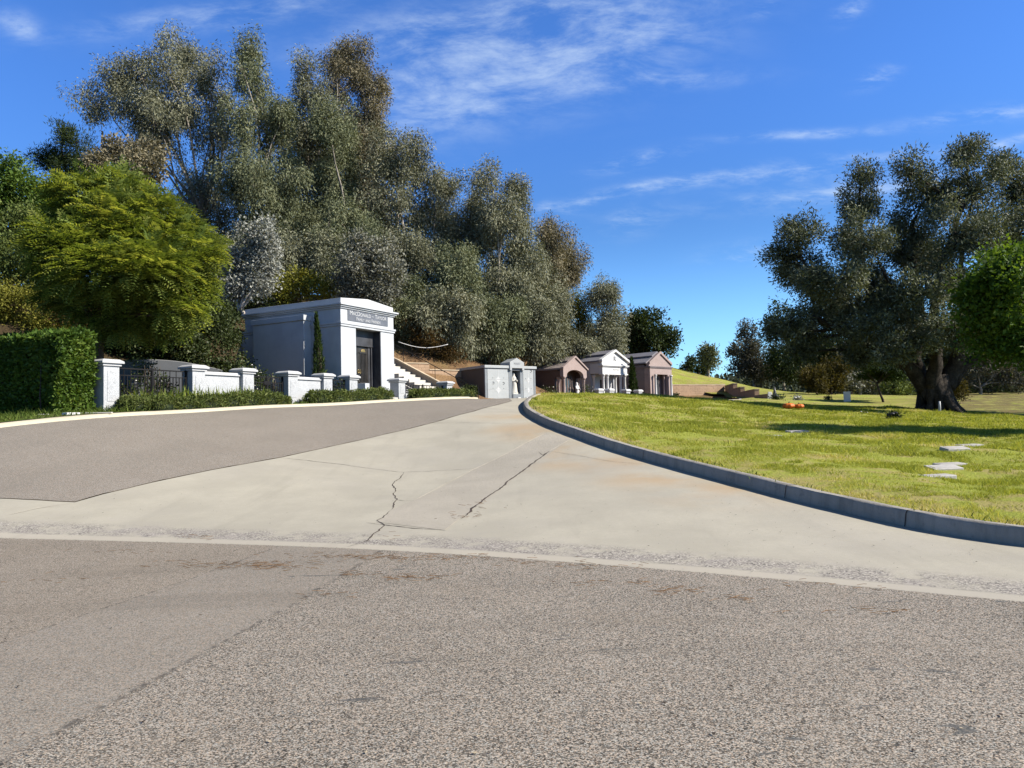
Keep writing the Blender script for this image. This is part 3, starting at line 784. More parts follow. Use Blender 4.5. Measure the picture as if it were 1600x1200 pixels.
def low_wall(a, b, label, top=3.72):
    p, q = pillars[a], pillars[b]; L = (q - p).length; g = min(h1(*p), h1(*q))
    o = empty('low_wall', label, 'wall', (p.x, p.y, 0), FA, 'low granite walls between the pillars')
    MB().box(.33, L - .33, -.13, .13, g - .3, top - .12).build('wall_panel', M['pillar'], o, bevel=.01)
    m = MB(); m.box(.32, L - .32, -.19, .19, top - .12, top - .045); m.frus(.32, L - .32, -.19, .19, top - .0445, top, .04)
    m.build('coping', M['cap'], o, bevel=.008)
low_wall(302, 380, 'longer low granite wall left of the iron gate')
low_wall(450, 505, 'low granite wall between the iron gate and the cypress')

def railing(a, b, label, top=3.70, post=True, gate=False):
    p, q = pillars[a], pillars[b]; L = (q - p).length; g = max(h1(*p), h1(*q)) + .1
    o = empty('iron_gate' if gate else 'iron_fence', label, 'gate' if gate else 'fence', (p.x, p.y, 0), FA, None if gate else 'black iron fence panels')
    for z0 in ((top - .04, top), (top - .26, top - .23), (g + .08, g + .12)):
        MB().box(.31, L - .31, -.02, .02, *z0).build('rail', M['iron'], o)
    n = int((L - .7) / .115)
    for i in range(n):
        x = .36 + (L - .72) * i / max(1, n - 1)
        MB().box(x - .012, x + .012, -.012, .012, g + .121, top - .2605).build('picket', M['iron'], o)
        MB().box(x - .009, x + .009, -.0088, .0088, top - .2295, top - .0405).build('picket_tip', M['iron'], o) if i % 2 == 0 else None
    for x in ((.33, L / 2, L - .33) if post else (.33, L - .33)):
        MB().box(x - .03, x + .03, -.03, .03, g - .25, top + .03).build('post', M['iron'], o)
    if gate:
        MB().box(L / 2 - .16, L / 2 + .16, -.035, .035, g + .75, g + .9).build('lock_box', M['iron'], o, bevel=.006)
railing(165, 302, 'long black iron fence panel right of the hedge, lilies in front')
railing(380, 450, 'black iron double gate between two granite pillars', 3.66, True, True)
railing(505, 545, 'short black iron fence panel in front of the mausoleum wall', 3.68, False)
railing(621, 696, 'black iron fence panel below the white stairway', 3.66)

# monument wall behind the first railing
def monument():
    p = Vector((-14.9, 28.6)); q = Vector((-12.0, 31.6)); d = (q - p); L = d.length
    o = empty('monument', 'dark grey granite monument wall with curved top behind the railing', 'monument', (p.x, p.y, 0), math.atan2(d.y, d.x))
    pts = [(0, 2.2)] + [(L, 2.2)] + [(L * (1 - s), 3.75 + .62 * math.cos((s - .62) * 1.75)) for s in np.linspace(0, 1, 14)]
    MB().xz(pts, -.2, .2).build('slab', M['monument'], o, bevel=.02)
    MB().box(-.2, L + .2, -.35, .35, 2.0, 2.45).build('base', M['monument'], o, bevel=.02)
monument()

# ------------------------------------------------------------------ stairway beyond the mausoleum
def stairway():
    O = at(733, 622, 43.6); O = Vector((O.x, O.y, 0)); ax = Vector((-.882, .472)); a = math.atan2(ax.y, ax.x)   # local x runs up the stair
    o = empty('stairway', 'white concrete stairway with tan side wall climbing behind the white mausoleum', 'stairs', O, a)
    # far stringer at y=0 (the side seen from the road)
    pr = [(-.6, 2.6), (5.6, 2.6), (5.6, 5.72), (5.0, 5.48), (.0, 2.98), (-.6, 2.72)]
    MB().xz(pr, -.2, .0).build('side_wall', M['stairwall'], o, bevel=.01)
    m = MB(); m.xz([(5.6, 5.722), (5.6, 5.80), (5.0, 5.56), (.0, 3.06), (-.6, 2.80), (-.6, 2.722), (0, 2.982), (5.0, 5.482)], -.24, .04)
    m.build('coping', M['coping'], o, bevel=.006)
    m = MB()
    for k in range(14):
        m.box(.35 + k * .36, 5.7, .05, 1.75, 2.75 + k * .18 - .2, 2.75 + (k + 1) * .18)
    m.build('steps', M['stairs'], o, bevel=.01)
    MB().xz([(2.4, 2.4), (5.65, 2.4), (5.65, 5.1), (2.4, 3.55)], 1.76, 1.9).build('side_wall', M['stairs'], o, bevel=.01)
    r = MB(); r.tube([(-.55, -.1, 2.75), (-.55, -.1, 3.72), (.05, -.1, 3.80), (5.0, -.1, 6.35), (5.5, -.1, 6.6)], .022, 6)
    rl = r.build('handrail', M['iron'], o, True)
    for x in (2.35, 4.6):
        MB().tube([(x, -.1, 2.98 + x * .5), (x, -.1, 3.8 + (x - .05) * .515)], .018, 6).build('rail_post', M['iron'], rl)
stairway()

def block_wall(name, label, pts, mat, th=.3, row=.2, blk=.45, group=None, cap=True, tops=None):
    """pts: (x, y, z bottom, z top) corners; one thing with courses modelled as thin joints"""
    for i in range(len(pts) - 1):
        p, q = pts[i], pts[i + 1]; d = Vector((q[0] - p[0], q[1] - p[1])); L = d.length
        lb = label[i] if isinstance(label, list) else label
        o = empty(name, lb, 'retaining wall', (p[0], p[1], 0), math.atan2(d.y, d.x), group)
        z0, z1 = p[2], p[3]; rs = np.random.RandomState(i + 3)
        m = MB(); z = z0; k = 0
        while z < z1 - .05:
            zt = min(z + row, z1); x = -(.5 * blk if k % 2 else 0)
            while x < L:
                xa, xb = max(0, x), min(L, x + blk)
                if xb - xa > .03:
                    y = rs.uniform(-.012, .012)
                    m.box(xa + .004, xb - .004, y, th, z + .004, zt - .004)
                x += blk
            z = zt; k += 1
        m.box(.01, L - .01, .02, th - .01, z0, z1 - .01)
        m.build('blockwork', mat, o)
        if cap: MB().box(-.02, L + .02, -.03, th + .03, z1, z1 + .07).build('coping', M['coping'], o, bevel=.006)
a_, b_, c_ = at(628, 566, 47.6), at(671, 570, 48.6), at(722, 577, 50.2)
block_wall('retaining_wall', ['taller tan block retaining wall behind the stairway', 'lower tan block retaining wall running behind the grey niches'],
           [(a_.x, a_.y, 3.0, a_.z - .07), (b_.x, b_.y, 3.0, at(671, 576.5, 48.6).z - .07), (c_.x, c_.y, 3.0, c_.z)], M['beige'], group='tan block retaining walls by the stairway')

# ------------------------------------------------------------------ columbarium
def robed_statue(parent_obj, H, mat):
    m = MB(); n = 18; s = H / 1.6
    prof = [(.0, .30, .25, 0), (.06, .29, .24, 0), (.3, .25, .21, .0), (.6, .22, .19, .01), (.85, .20, .17, .02), (1.05, .22, .17, .02), (1.2, .235, .155, .01), (1.3, .19, .14, 0), (1.35, .1, .1, 0), (1.38, .075, .08, -.01)]
    vs = []
    for z, a, b, y in prof:
        for k in range(n):
            th_ = 2 * pi * k / n; fold = 1 + (.10 * math.sin(th_ * 7 + z * 2) * max(0, 1 - z / 1.2))
            vs.append((a * fold * math.cos(th_) * s + .06 * s * math.sin(z * 2.4), (b * fold * math.sin(th_) + y) * s, z * s))
    fs = [(i * n + k, i * n + (k + 1) % n, (i + 1) * n + (k + 1) % n, (i + 1) * n + k) for i in range(len(prof) - 1) for k in range(n)]
    m.add(vs, fs + [tuple(range(n - 1, -1, -1)), tuple(range((len(prof) - 1) * n, len(prof) * n))])
    m.lathe([(.0, 1.36 * s), (.06 * s, 1.38 * s), (.085 * s, 1.45 * s), (.09 * s, 1.52 * s), (.06 * s, 1.59 * s), (.01 * s, 1.61 * s)], 0, -.02 * s, 12)
    # veil
    m.lathe([(.17 * s, 1.12 * s), (.15 * s, 1.3 * s), (.125 * s, 1.45 * s), (.12 * s, 1.54 * s), (.07 * s, 1.62 * s), (.01 * s, 1.635 * s)], 0, .035 * s, 14)
    for sx in (-1, 1):
        m.tube([(.2 * sx * s, .0, 1.24 * s), (.26 * sx * s, -.06 * s, 1.02 * s), (.2 * sx * s, -.17 * s, .92 * s), (.05 * sx * s, -.24 * s, 1.06 * s)], [.075 * s, .085 * s, .085 * s, .04 * s], 8)
    return m.build('figure', mat, parent_obj, True)

def columbarium():
    a = math.atan2(.6, .8)
    o = empty('columbarium', 'pale grey granite columbarium with niche plates and a gabled centre', 'columbarium', (-1.68, 48, 0), a)
    gz, top = 2.75, 5.06
    m = MB(); m.box(0.003, 2.03, .12, 3.2, gz, top); m.box(2.86, 4.037, .12, 3.2, gz, top); m.box(2.0301, 2.8599, .96, 3.19, gz, top - .001); m.build('body', M['brownside'], o, bevel=.01)
    m = MB()
    for x0, x1 in ((0, .17), (1.86, 2.03), (2.86, 3.0), (3.88, 4.04)): m.box(x0, x1, 0, .119, gz, top)
    m.box(.171, 1.859, .03, .119, gz, gz + .3); m.box(3.001, 3.879, .03, .119, gz, gz + .46)
    m.build('frame', M['greyframe'], o, bevel=.008)
    m = MB(); m.box(-.06, 2.05, -.08, 3.25, top + .001, top + .17); m.box(2.84, 4.1, -.08, 3.25, top + .001, top + .17); m.box(2.051, 2.839, .5, 3.25, top + .001, top + .169)
    m.build('roof_slab', M['lightplate'], o, bevel=.01)
    m = MB(); m.xz([(1.87, top - .12), (2.03, top - .12), (2.03, top + .02), (2.86, top + .02), (2.86, top - .12), (3.02, top - .12), (3.02, top + .40), (2.45, top + .68), (1.87, top + .40)], -.14, .9)
    pd = m.build('pediment', M['lightplate'], o, bevel=.01)
    text_part('MARY', .2, pd, M['greyframe'], (2.45, -.145, top + .3), ext=.003)
    m = MB(); m.box(2.031, 2.12, -.01, .9, gz, top + .0); m.box(2.77, 2.859, -.01, .9, gz, top + .0); m.box(2.121, 2.769, .82, .95, gz, top + .01)
    m.box(2.121, 2.769, .0, .819, top - .13, top + .018)
    nb = m.build('niche', M['greyframe'], o, bevel=.006)
    MB().box(2.125, 2.765, -.06, .8, gz, 3.42).build('niche_base', M['greyframe'], o, bevel=.008)
    # carve look: the body behind the niche is deeper than the statue
    zs = [(4.34, 5.03), (3.68, 4.32), (3.02, 3.66)]
    for X0, X1 in ((.19, 1.84), (3.02, 3.86)):
        mid = (X0 + X1) / 2
        for z0, z1 in zs:
            for xa, xb in ((X0, mid - .012), (mid + .012, X1)):
                pl = MB().box(xa, xb, .0, .118, z0, z1).build('niche_plate', M['lightplate'], o, bevel=.006)
                cx = xa + (xb - xa) * .5
                MB().tube([(cx, -.008, z0 + .1), (cx, .004, z0 + .1)], .022, 8).build('rosette', M['bronze'], pl)
        k = (X1 - X0) / 1.65
        m = MB()
        for zc in (4.33, 3.67):
            for sg in (1, -1):
                h0 = .0 if sg > 0 else .0
                pts = [(mid - .27 * k, zc + sg * .014), (mid + .27 * k, zc + sg * .014), (mid + .12 * k, zc + sg * .07), (mid + .035 * k, zc + sg * .17), (mid, zc + sg * .26), (mid - .035 * k, zc + sg * .17), (mid - .12 * k, zc + sg * .07)]
                m.xz(pts if sg > 0 else pts[::-1], -.006, .004)
        m.box(X0, X1, -.0055, .0035, 4.324, 4.336); m.box(X0, X1, -.0055, .0035, 3.664, 3.676)
        m.box(mid - .014, mid + .014, -.005, .003, 3.05, 5.0)
        m.build('inlay', M['ornament'], o)
    wr_ = MB()
    for cx, cz in ((.62, 4.12), (1.42, 4.1), (3.66, 4.92)):
        wr_.tube([(cx + .07 * math.cos(q), -.012, cz + .07 * math.sin(q)) for q in np.linspace(-2.2, 2.4, 12)], .012, 5)
    wr_.build('emblem', M['bronze'], o, True)
    R = Matrix.Rotation(a, 4, 'Z'); P = Vector((-1.68, 48, 0)) + R @ Vector((2.45, .28, 0))
    st = empty('statue', 'white robed statue standing in the grey columbarium niche', 'statue', (P.x, P.y, 3.42), a)
    MB().box(-.2, .2, -.2, .2, 0, .1).build('pedestal', M['statue'], st, bevel=.01)
    f = robed_statue(st, 1.28, M['statue']); f.location.z = .09
    for lx, lb in ((2.45, 'small white flower vase block below the niche statue'), (3.3, 'wide white stone block under right niche panels')):
        p = Vector((-1.68, 48, 0)) + R @ Vector((lx, -.22, 0)); w_ = .14 if lx < 3 else .3
        b = MB().frus(-w_, w_, -.12, .12, -.1, .24, .03).build('stone_block', M['whitemarble'], None, bevel=.015); b.location = (p.x, p.y, 2.95); b.rotation_euler.z = a
        tag(b, lb, 'stone block')
columbarium()

# ------------------------------------------------------------------ three gabled mausoleums beyond the crest
def column(parent, x, y, z0, z1, r, mat, cap=True, name='column'):
    h = z1 - z0; pr = [(r * 1.5, z0), (r * 1.5, z0 + .06), (r * 1.2, z0 + .1), (r * 1.02, z0 + .16), (r, z0 + h * .4), (r * .86, z1 - .3)]
    if cap: pr += [(r * 1.0, z1 - .28), (r * .95, z1 - .22), (r * 1.35, z1 - .08), (r * 1.5, z1 - .07), (r * 1.5, z1)]
    else: pr += [(r * .9, z1 - .01), (r * .9, z1)]
    return MB().lathe(pr, x, y, 14).build(name, mat, parent, True)

def gable_roof(o, Wd, D, ze, za, mat, y0=.28, over=.12, th=.12):
    """two stepped slabs per slope with a raised ridge strip"""
    c = Wd / 2; m = MB()
    for sx in (-1, 1):
        f = lambda s, up: (c + sx * (c + over) * (1 - s), ze - over * .3 + (za - ze) * s + up)
        m.xz([f(0, 0), f(.97, 0), f(.97, th), f(0, th)], y0, D + .1)
        m.xz([f(.58, th + .005), f(1.0, th + .005), f(1.0, th + .14), f(.55, th + .14)], y0 + .03, D + .05)
    return m.build('roof', mat, o)

def brown_mausoleum():
    u = Vector((.604, .797)); a = math.atan2(u.y, u.x); P = Vector((3.78, 56, 0))
    o = empty('mausoleum', 'reddish brown mausoleum with arched porch on slim columns', 'mausoleum', P, a)
    Wd, D, g, ze, za = 3.2, 3.9, 2.6, 5.42, 6.2
    m = MB(); m.box(.0, Wd, .8, D, g, 5.3); m.build('wall', M['brown'], o, bevel=.01)
    m = MB(); m.box(-.02, Wd + .02, .78, D + .02, 4.62, 4.66); m.box(-.03, Wd + .03, .5, D + .02, 5.301, 5.44); m.build('string_course', M['brown'], o)
    gable_roof(o, Wd, D, ze, za, M['brownroof'], .12)
    arch = [(.45, 4.97)] + [(Wd / 2 - 1.15 * math.cos(q), 4.97 + .42 * math.sin(q)) for q in np.linspace(0, pi, 15)] + [(Wd - .45, 4.97)]
    pl = [(-.02, 4.85), (.45, 4.85)] + arch[1:-1] + [(Wd - .45, 4.85), (Wd + .02, 4.85), (Wd + .02, ze + .02), (Wd / 2, za + .14), (-.02, ze + .02)]
    MB().xz(pl, 0, .3).build('gable', M['pink'], o, bevel=.01)
    m = MB()
    for sx in (-1, 1):
        c = Wd / 2; f = lambda s, up: (c + sx * (c + .14) * (1 - s), ze + .0 + (za - ze + .1) * s + up)
        m.xz([f(0, 0), f(1, .02), f(1, .16), f(0, .12)], -.1, .115)
    m.build('gable_trim', M['pink'], o)
    for x in (.22, Wd - .22):
        column(o, x, .15, 2.9, 4.848, .12, M['pink'])
        column(o, x, .62, 2.9, 4.848, .1, M['pink'])
    for xa in (.01, Wd - .34): MB().box(xa, xa + .33, .301, .799, 4.85, 5.3).build('porch_beam', M['brown'], o)
    MB().box(-.1, Wd + .1, -.1, .799, 2.5, 2.95).build('porch_floor', M['brownroof'], o, bevel=.01)
    for k in range(2):
        d = MB().box(.95 + k * .66, 1.58 + k * .66, .73, .8, 2.951, 4.9).build('door', M['glass'], o)
        m = MB()
        for q in range(3): m.box(.97 + k * .66 + q * .28, 1.0 + k * .66 + q * .28, .70, .729, 2.951, 4.9)
        m.box(1.2 + k * .66, 1.34 + k * .66, .69, .728, 4.05, 4.12); m.box(1.255 + k * .66, 1.285 + k * .66, .685, .727, 3.5, 4.3)
        m.build('door_grille', M['pink'], d)
    R = Matrix.Rotation(a, 4, 'Z'); q = P + R @ Vector((2.5, .45, 0))
    st = empty('statue', 'small white figure standing under the brown arched porch', 'statue', (q.x, q.y, 2.95), a)
    MB().box(-.18, .18, -.18, .18, 0, .3).build('pedestal', M['whitemarble'], st, bevel=.01)
    f = robed_statue(st, 1.25, M['whitemarble']); f.location.z = .29
brown_mausoleum()

def temple():
    u = Vector((.727, .686)).normalized(); a = math.atan2(u.y, u.x); P = Vector((7.23, 61, 0))
    o = empty('mausoleum', 'white temple mausoleum with pediment and fluted columns', 'mausoleum', P, a)
    Wd, D, g, ze, za = 3.13, 4.6, 2.6, 6.3, 7.05
    MB().box(0, Wd, 1.3, D, g, 6.16).build('wall', M['whiteshade'], o, bevel=.01)
    m = MB(); m.box(-.04, Wd + .04, .301, D + .03, 6.161, 6.3); m.box(-.03, Wd + .03, 1.27, D + .03, 5.3, 5.36); m.box(-.03, Wd + .03, 1.27, D + .03, 5.86, 5.9); m.build('string_course', M['whiteshade'], o)
    gable_roof(o, Wd, D, ze, za, M['greyroof'], .2)
    m = MB(); m.box(.0, Wd, 0, .34, 5.34, 5.86); m.box(0, .34, .341, 1.3, 5.34, 6.15); m.box(Wd - .34, Wd, .341, 1.3, 5.34, 6.15)
    en = m.build('entablature', M['whitemarble'], o, bevel=.01)
    m = MB(); m.box(-.08, Wd + .08, -.08, .36, 5.861, 5.93); m.box(-.14, Wd + .14, -.14, .36, 5.931, 6.02); m.box(-.05, Wd + .05, -.05, .36, 5.34 - .1, 5.339)
    m.build('cornice', M['whitemarble'], o, bevel=.008)
    pd = MB().xz([(-.05, 6.021), (Wd + .05, 6.021), (Wd + .05, 6.3), (Wd / 2, za + .1), (-.05, 6.3)], 0, .3).build('pediment', M['whitemarble'], o, bevel=.01)
    m = MB()
    for sx in (-1, 1):
        c = Wd / 2; f = lambda s, up: (c + sx * (c + .2) * (1 - s), 6.26 + (za - 6.2) * s + up)
        m.xz([f(0, 0), f(1, 0), f(1, .18), f(0, .18)], -.16, .199)
    m.build('raking_cornice', M['whitemarble'], o)
    text_part('R', .55, pd, M['greysign'], (Wd / 2, -.012, 6.52), 'monogram', ext=.01)
    text_part('PETTO', .22, en, M['greyframe'], (Wd / 2 + .1, -.006, 5.62), ext=.003, spacing=1.2)
    for x in (.2, .72, Wd - .72, Wd - .2): column(o, x, .14, 3.2, 5.239, .12, M['whitemarble'])
    for x in (.2, Wd - .2): column(o, x, 1.1, 3.2, 5.239, .11, M['whitemarble'])
    MB().box(1.2, 1.95, 1.22, 1.3, 3.2, 4.9).build('door', M['bronze'], o, bevel=.006)
    MB().box(-.1, Wd + .1, -.15, 1.299, 2.5, 3.2).build('porch_floor', M['whiteshade'], o, bevel=.01)
temple()

def pink_mausoleum():
    u = Vector((.727, .686)).normalized(); a = math.atan2(u.y, u.x); P = Vector((11.9, 66, 0))
    o = empty('mausoleum', 'dusty pink granite gabled mausoleum with dark double doors, farthest of the row', 'mausoleum', P, a)
    Wd, D, g, ze, za = 3.2, 5.0, 2.6, 6.42, 7.3
    MB().box(0, Wd, .6, D, g, 6.3).build('wall', M['pinkdark'], o, bevel=.01)
    m = MB(); m.box(0, .62, 0, .599, g, 5.46); m.box(Wd - .62, Wd, 0, .599, g, 5.46); m.box(0.001, Wd - .001, .001, .599, 5.461, 6.0)
    m.build('porch_wall', M['pink'], o, bevel=.01)
    m = MB(); m.box(-.06, Wd + .06, -.06, D + .03, 6.001, 6.08); m.box(-.1, Wd + .1, -.1, D + .03, 6.081, 6.16); m.box(-.03, Wd + .03, .57, D + .02, 5.5, 5.55); m.box(-.03, Wd + .03, .57, D + .02, 4.9, 4.94); m.build('cornice', M['pinkdark'], o)
    m = MB(); m.xz([(-.05, 6.161), (Wd + .05, 6.161), (Wd + .05, ze), (Wd / 2, za + .12), (-.05, ze)], .05, .32)
    c = Wd / 2
    for sx in (-1, 1):
        f = lambda s, up: (c + sx * (c + .06) * (1 - s), ze - .12 + (za - ze + .1) * s + up)
        m.xz([f(0, 0), f(1, 0), f(1, .22), f(0, .22)], -.06, .049)
    m.build('gable', M['pink'], o)
    gable_roof(o, Wd, D, ze, za, M['greyroof'], .321)
    for k in range(2):
        d = MB().box(.75 + k * .62, 1.35 + k * .62, .52, .6, 3.0, 5.2).build('door', M['bronze'], o, bevel=.006)
        m = MB()
        for q in range(4): m.tube([(.9 + k * .62 + q * .1, .5, 3.3), (.93 + k * .62 + q * .1, .5, 4.1), (.88 + k * .62 + q * .1, .5, 5.0)], .02, 5)
        m.build('door_grille', M['greyframe'], d)
    for x in (.45, Wd - .45): column(o, x, -.22, 3.05, 5.4, .1, M['whitemarble'])
    for x in (.8, Wd - .8): column(o, x, .3, 3.05, 5.459, .09, M['pink'])
    MB().box(-.1, Wd + .1, -.5, .519, 2.5, 3.05).build('porch_floor', M['pinkdark'], o, bevel=.01)
pink_mausoleum()

for i, (px, Y, lb) in enumerate([(935, 57, 'low white pedestal left of the white temple'), (952, 57.5, 'low white pedestal in front of the temple columns'),
                                 (978, 59.5, 'low white pedestal at the right corner of the temple'), (997, 61, 'low white pedestal beside the dark cypress')]):
    p = at(px, 612, Y); o = empty('pedestal', lb, 'pedestal', (p.x, p.y, 2.8), .75, 'low white pedestals in front of the temple')
    MB().box(-.24, .24, -.24, .24, -.2, .98).build('shaft', M['whiteshade'], o, bevel=.01)
    m = MB(); m.box(-.3, .3, -.3, .3, .981, 1.06); m.frus(-.3, .3, -.3, .3, 1.061, 1.14, .08); m.build('cap', M['whitemarble'], o, bevel=.008)

# tan retaining walls beyond the last mausoleum
w0, w1 = at(1046, 606, 80), at(1133, 602.5, 83)
block_wall('retaining_wall', 'long tan block retaining wall right of the pink mausoleum', [(w0.x, w0.y, 2.4, at(1050, 601.5, 80).z), (w1.x, w1.y, 2.4, 0)], M['beige'], .4, .25, .6)
seq = [((1133, 82.9), (1146, 77.5), 602.5, 'tallest shaded brown wall section stepping down the lawn'), ((1146, 77.5), (1157, 73.5), 607, 'middle brown wall section stepping down the lawn'),
       ((1157, 73.5), (1179, 67), 612, 'long low brown wall section with a lit end'), ((1179, 67), (1199, 63.5), 617.5, 'lowest tan wall section nearest the grave flowers')]
for (a0, b0, ty, lb) in seq:
    p, q = at(a0[0], 610, a0[1]), at(b0[0], 610, b0[1]); zt = at(a0[0], ty, a0[1]).z
    block_wall('retaining_wall', lb, [(p.x, p.y, 1.6, zt - .07), (q.x, q.y, 1.6, zt)], M['beige'], .4, .25, .6, 'wall sections stepping down the far lawn')
# ------------------------------------------------------------------ vegetation
LM = {}
LM['euc'] = leafmat('eucalyptus_leaf', [(0, (0.044, 0.050, 0.030)), (.35, (0.198, 0.209, 0.134)), (.7, (0.348, 0.351, 0.234)), (1, (0.438, 0.423, 0.299))], .12, .42, .4)
LM['eucbrown'] = leafmat('brown_eucalyptus_leaf', [(0, (0.046, 0.044, 0.027)), (.4, (0.208, 0.189, 0.120)), (.75, (0.348, 0.301, 0.191)), (1, (0.378, 0.317, 0.201))], .12, .45, .35)
LM['eucgreen'] = leafmat('green_eucalyptus_leaf', [(0, (0.035, 0.045, 0.023)), (.4, (0.165, 0.190, 0.102)), (.75, (0.290, 0.312, 0.177)), (1, (0.378, 0.378, 0.239))], .12, .42, .4)
LM['silver'] = leafmat('silver_leaf', [(0, (.12, .125, .105)), (.4, (.29, .30, .265)), (.8, (.47, .48, .43)), (1, (.62, .62, .56))], .12, .4, .45)
LM['silverdark'] = leafmat('grey_green_leaf', [(0, (.075, .08, .06)), (.4, (.19, .195, .155)), (.8, (.32, .32, .265)), (1, (.44, .43, .36))], .15, .4, .45)
LM['jac'] = leafmat('feathery_leaf', [(0, (0.076, 0.118, 0.018)), (.35, (0.189, 0.258, 0.060)), (.7, (0.313, 0.386, 0.093)), (1, (0.508, 0.526, 0.135))], .42, .5, .25, .5, .3)
LM['hedge'] = leafmat('hedge_leaf', [(0, (0.032, 0.070, 0.010)), (.4, (0.078, 0.148, 0.020)), (.8, (0.148, 0.226, 0.038)), (1, (0.244, 0.331, 0.070))], .25, .35, .45)
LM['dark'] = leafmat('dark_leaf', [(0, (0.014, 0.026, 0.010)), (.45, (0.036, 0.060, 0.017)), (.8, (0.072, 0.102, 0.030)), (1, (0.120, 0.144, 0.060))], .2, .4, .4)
LM['ivy'] = leafmat('ivy_leaf', [(0, (0.017, 0.029, 0.009)), (.45, (0.050, 0.072, 0.020)), (.8, (0.094, 0.121, 0.039)), (1, (0.220, 0.231, 0.132))], .2, .35, .5)
LM['ficus'] = leafmat('bright_leaf', [(0, (0.037, 0.083, 0.013)), (.45, (0.083, 0.158, 0.021)), (.8, (0.150, 0.247, 0.033)), (1, (0.255, 0.345, 0.053))], .35, .35, .4)
LM['olive'] = leafmat('olive_leaf', [(0, (0.034, 0.046, 0.027)), (.4, (0.099, 0.119, 0.072)), (.75, (0.216, 0.242, 0.158)), (1, (0.378, 0.399, 0.279))], .15, .42, .45)
LM['yellow'] = leafmat('yellow_green_leaf', [(0, (.075, .085, .014)), (.4, (.19, .195, .032)), (.8, (.30, .29, .055)), (1, (.40, .34, .085))], .25, .5, .25)
LM['rusty'] = leafmat('rusty_leaf', [(0, (0.030, 0.022, 0.009)), (.4, (0.083, 0.056, 0.019)), (.8, (0.143, 0.083, 0.030)), (1, (0.225, 0.098, 0.045))], .25, .5, .25)
LM['mound'] = leafmat('mound_leaf', [(0, (0.049, 0.070, 0.019)), (.4, (0.116, 0.154, 0.042)), (.8, (0.193, 0.242, 0.068)), (1, (0.289, 0.308, 0.116))], .2, .5, .25, 2.0)
LM['lily'] = leafmat('lily_blade', [(0, (0.084, 0.140, 0.021)), (.5, (0.210, 0.280, 0.049)), (1, (0.420, 0.462, 0.126))], .35, .4, .35)
LM['cyp'] = leafmat('cypress_leaf', [(0, (0.017, 0.034, 0.010)), (.5, (0.042, 0.072, 0.017)), (1, (0.090, 0.132, 0.030))], .1, .5, .2, 2.5)
LM['bare'] = leafmat('grey_twig_leaf', [(0, (.05, .05, .04)), (.5, (.12, .12, .095)), (1, (.23, .22, .18))], .15, .6, .2)
LM['farleaf'] = leafmat('far_leaf', [(0, (0.034, 0.048, 0.036)), (.5, (0.084, 0.108, 0.072)), (1, (0.156, 0.180, 0.120))], .15, .6, .2, .08)
LM['autumn'] = leafmat('autumn_leaf', [(0, (0.036, 0.031, 0.008)), (.5, (0.084, 0.074, 0.021)), (1, (0.144, 0.112, 0.042))], .25, .5, .2)
LM['grass'] = leafmat('grass_blade', [(0, (0.145, 0.185, 0.036)), (.3, (0.334, 0.385, 0.062)), (.6, (0.522, 0.549, 0.097)), (.82, (0.696, 0.655, 0.211)), (1, (0.812, 0.655, 0.389))], .3, .6, .15, .3, .22)
LM['vgrass'] = leafmat('verge_blade', [(0, (0.060, 0.090, 0.022)), (.4, (0.120, 0.180, 0.036)), (.8, (0.204, 0.264, 0.060)), (1, (0.360, 0.324, 0.144))], .3, .6, .15, .5, .2)
LM['flower'] = stone('white_petal', (.82, .80, .74), .04, .7, .2)
BK = {}
BK['pale'] = stone('pale_bark', (.36, .32, .27), .25, .85, .15, 1.2, 0, 90, .01, .4)
BK['white'] = stone('white_bark', (.58, .50, .42), .15, .85, .15, 2, 0, 90, .006, .3)
BK['brown'] = stone('brown_bark', (.15, .11, .08), .3, .9, .1, 2, 0, 90, .015, .3)
BK['dark'] = stone('dark_bark', (.075, .06, .048), .35, .9, .1, 2.5, 0, 90, .02, .3)
BK['olivebark'] = stone('olive_bark', (.065, .055, .046), .4, .9, .1, 3, .4, 14, .08, .6)

def ground_at(px, Y):
    p = at(px, 600, Y); return Vector((p.x, p.y, h1(p.x, p.y) - .1))

EU = dict(L=.225, Wd=.062, clump=.30, droop=1.0, spread=.7, outw=.2, per=64, flat=1.5, subs=20, subr=(.24, .44), fill=.3)
def euc(label, px, Y, bl, n, mat='euc', seed=1, bark='pale', name='eucalyptus_tree', **kw):
    k = dict(EU); k.update(kw)
    return tree(name, label, 'tree', ground_at(px, Y), bl, Y, int(n * 6.6), lmat=LM[mat], tmat=BK[bark], seed=seed, r0=kw.get('r0', .22), jit=2.2,
                **{a: b for a, b in k.items() if a != 'r0'})
euc('tall eucalyptus leaning a long branch out to the far left', 330, 60, [(160, 152, 46, 34), (222, 122, 46, 44), (290, 90, 52, 46), (328, 125, 34, 52), (272, 165, 64, 46), (330, 215, 42, 50), (215, 172, 40, 26), (300, 300, 58, 60), (345, 350, 55, 55), (250, 215, 35, 30), (368, 275, 40, 52), (300, 370, 50, 40), (245, 195, 50, 44), (342, 175, 28, 56), (190, 125, 40, 30), (255, 105, 34, 34)], 15500, 'euc', 11, trunk_to=at(318, 330, 60))
euc('tall eucalyptus with a narrow spiky top left of centre', 405, 57, [(392, 82, 26, 38), (402, 140, 38, 46), (418, 205, 48, 58), (398, 285, 60, 58), (420, 350, 55, 52), (445, 270, 40, 50), (445, 335, 46, 60), (380, 390, 40, 40), (372, 195, 30, 56), (442, 185, 24, 50), (380, 110, 18, 24)], 11500, 'eucgreen', 23)
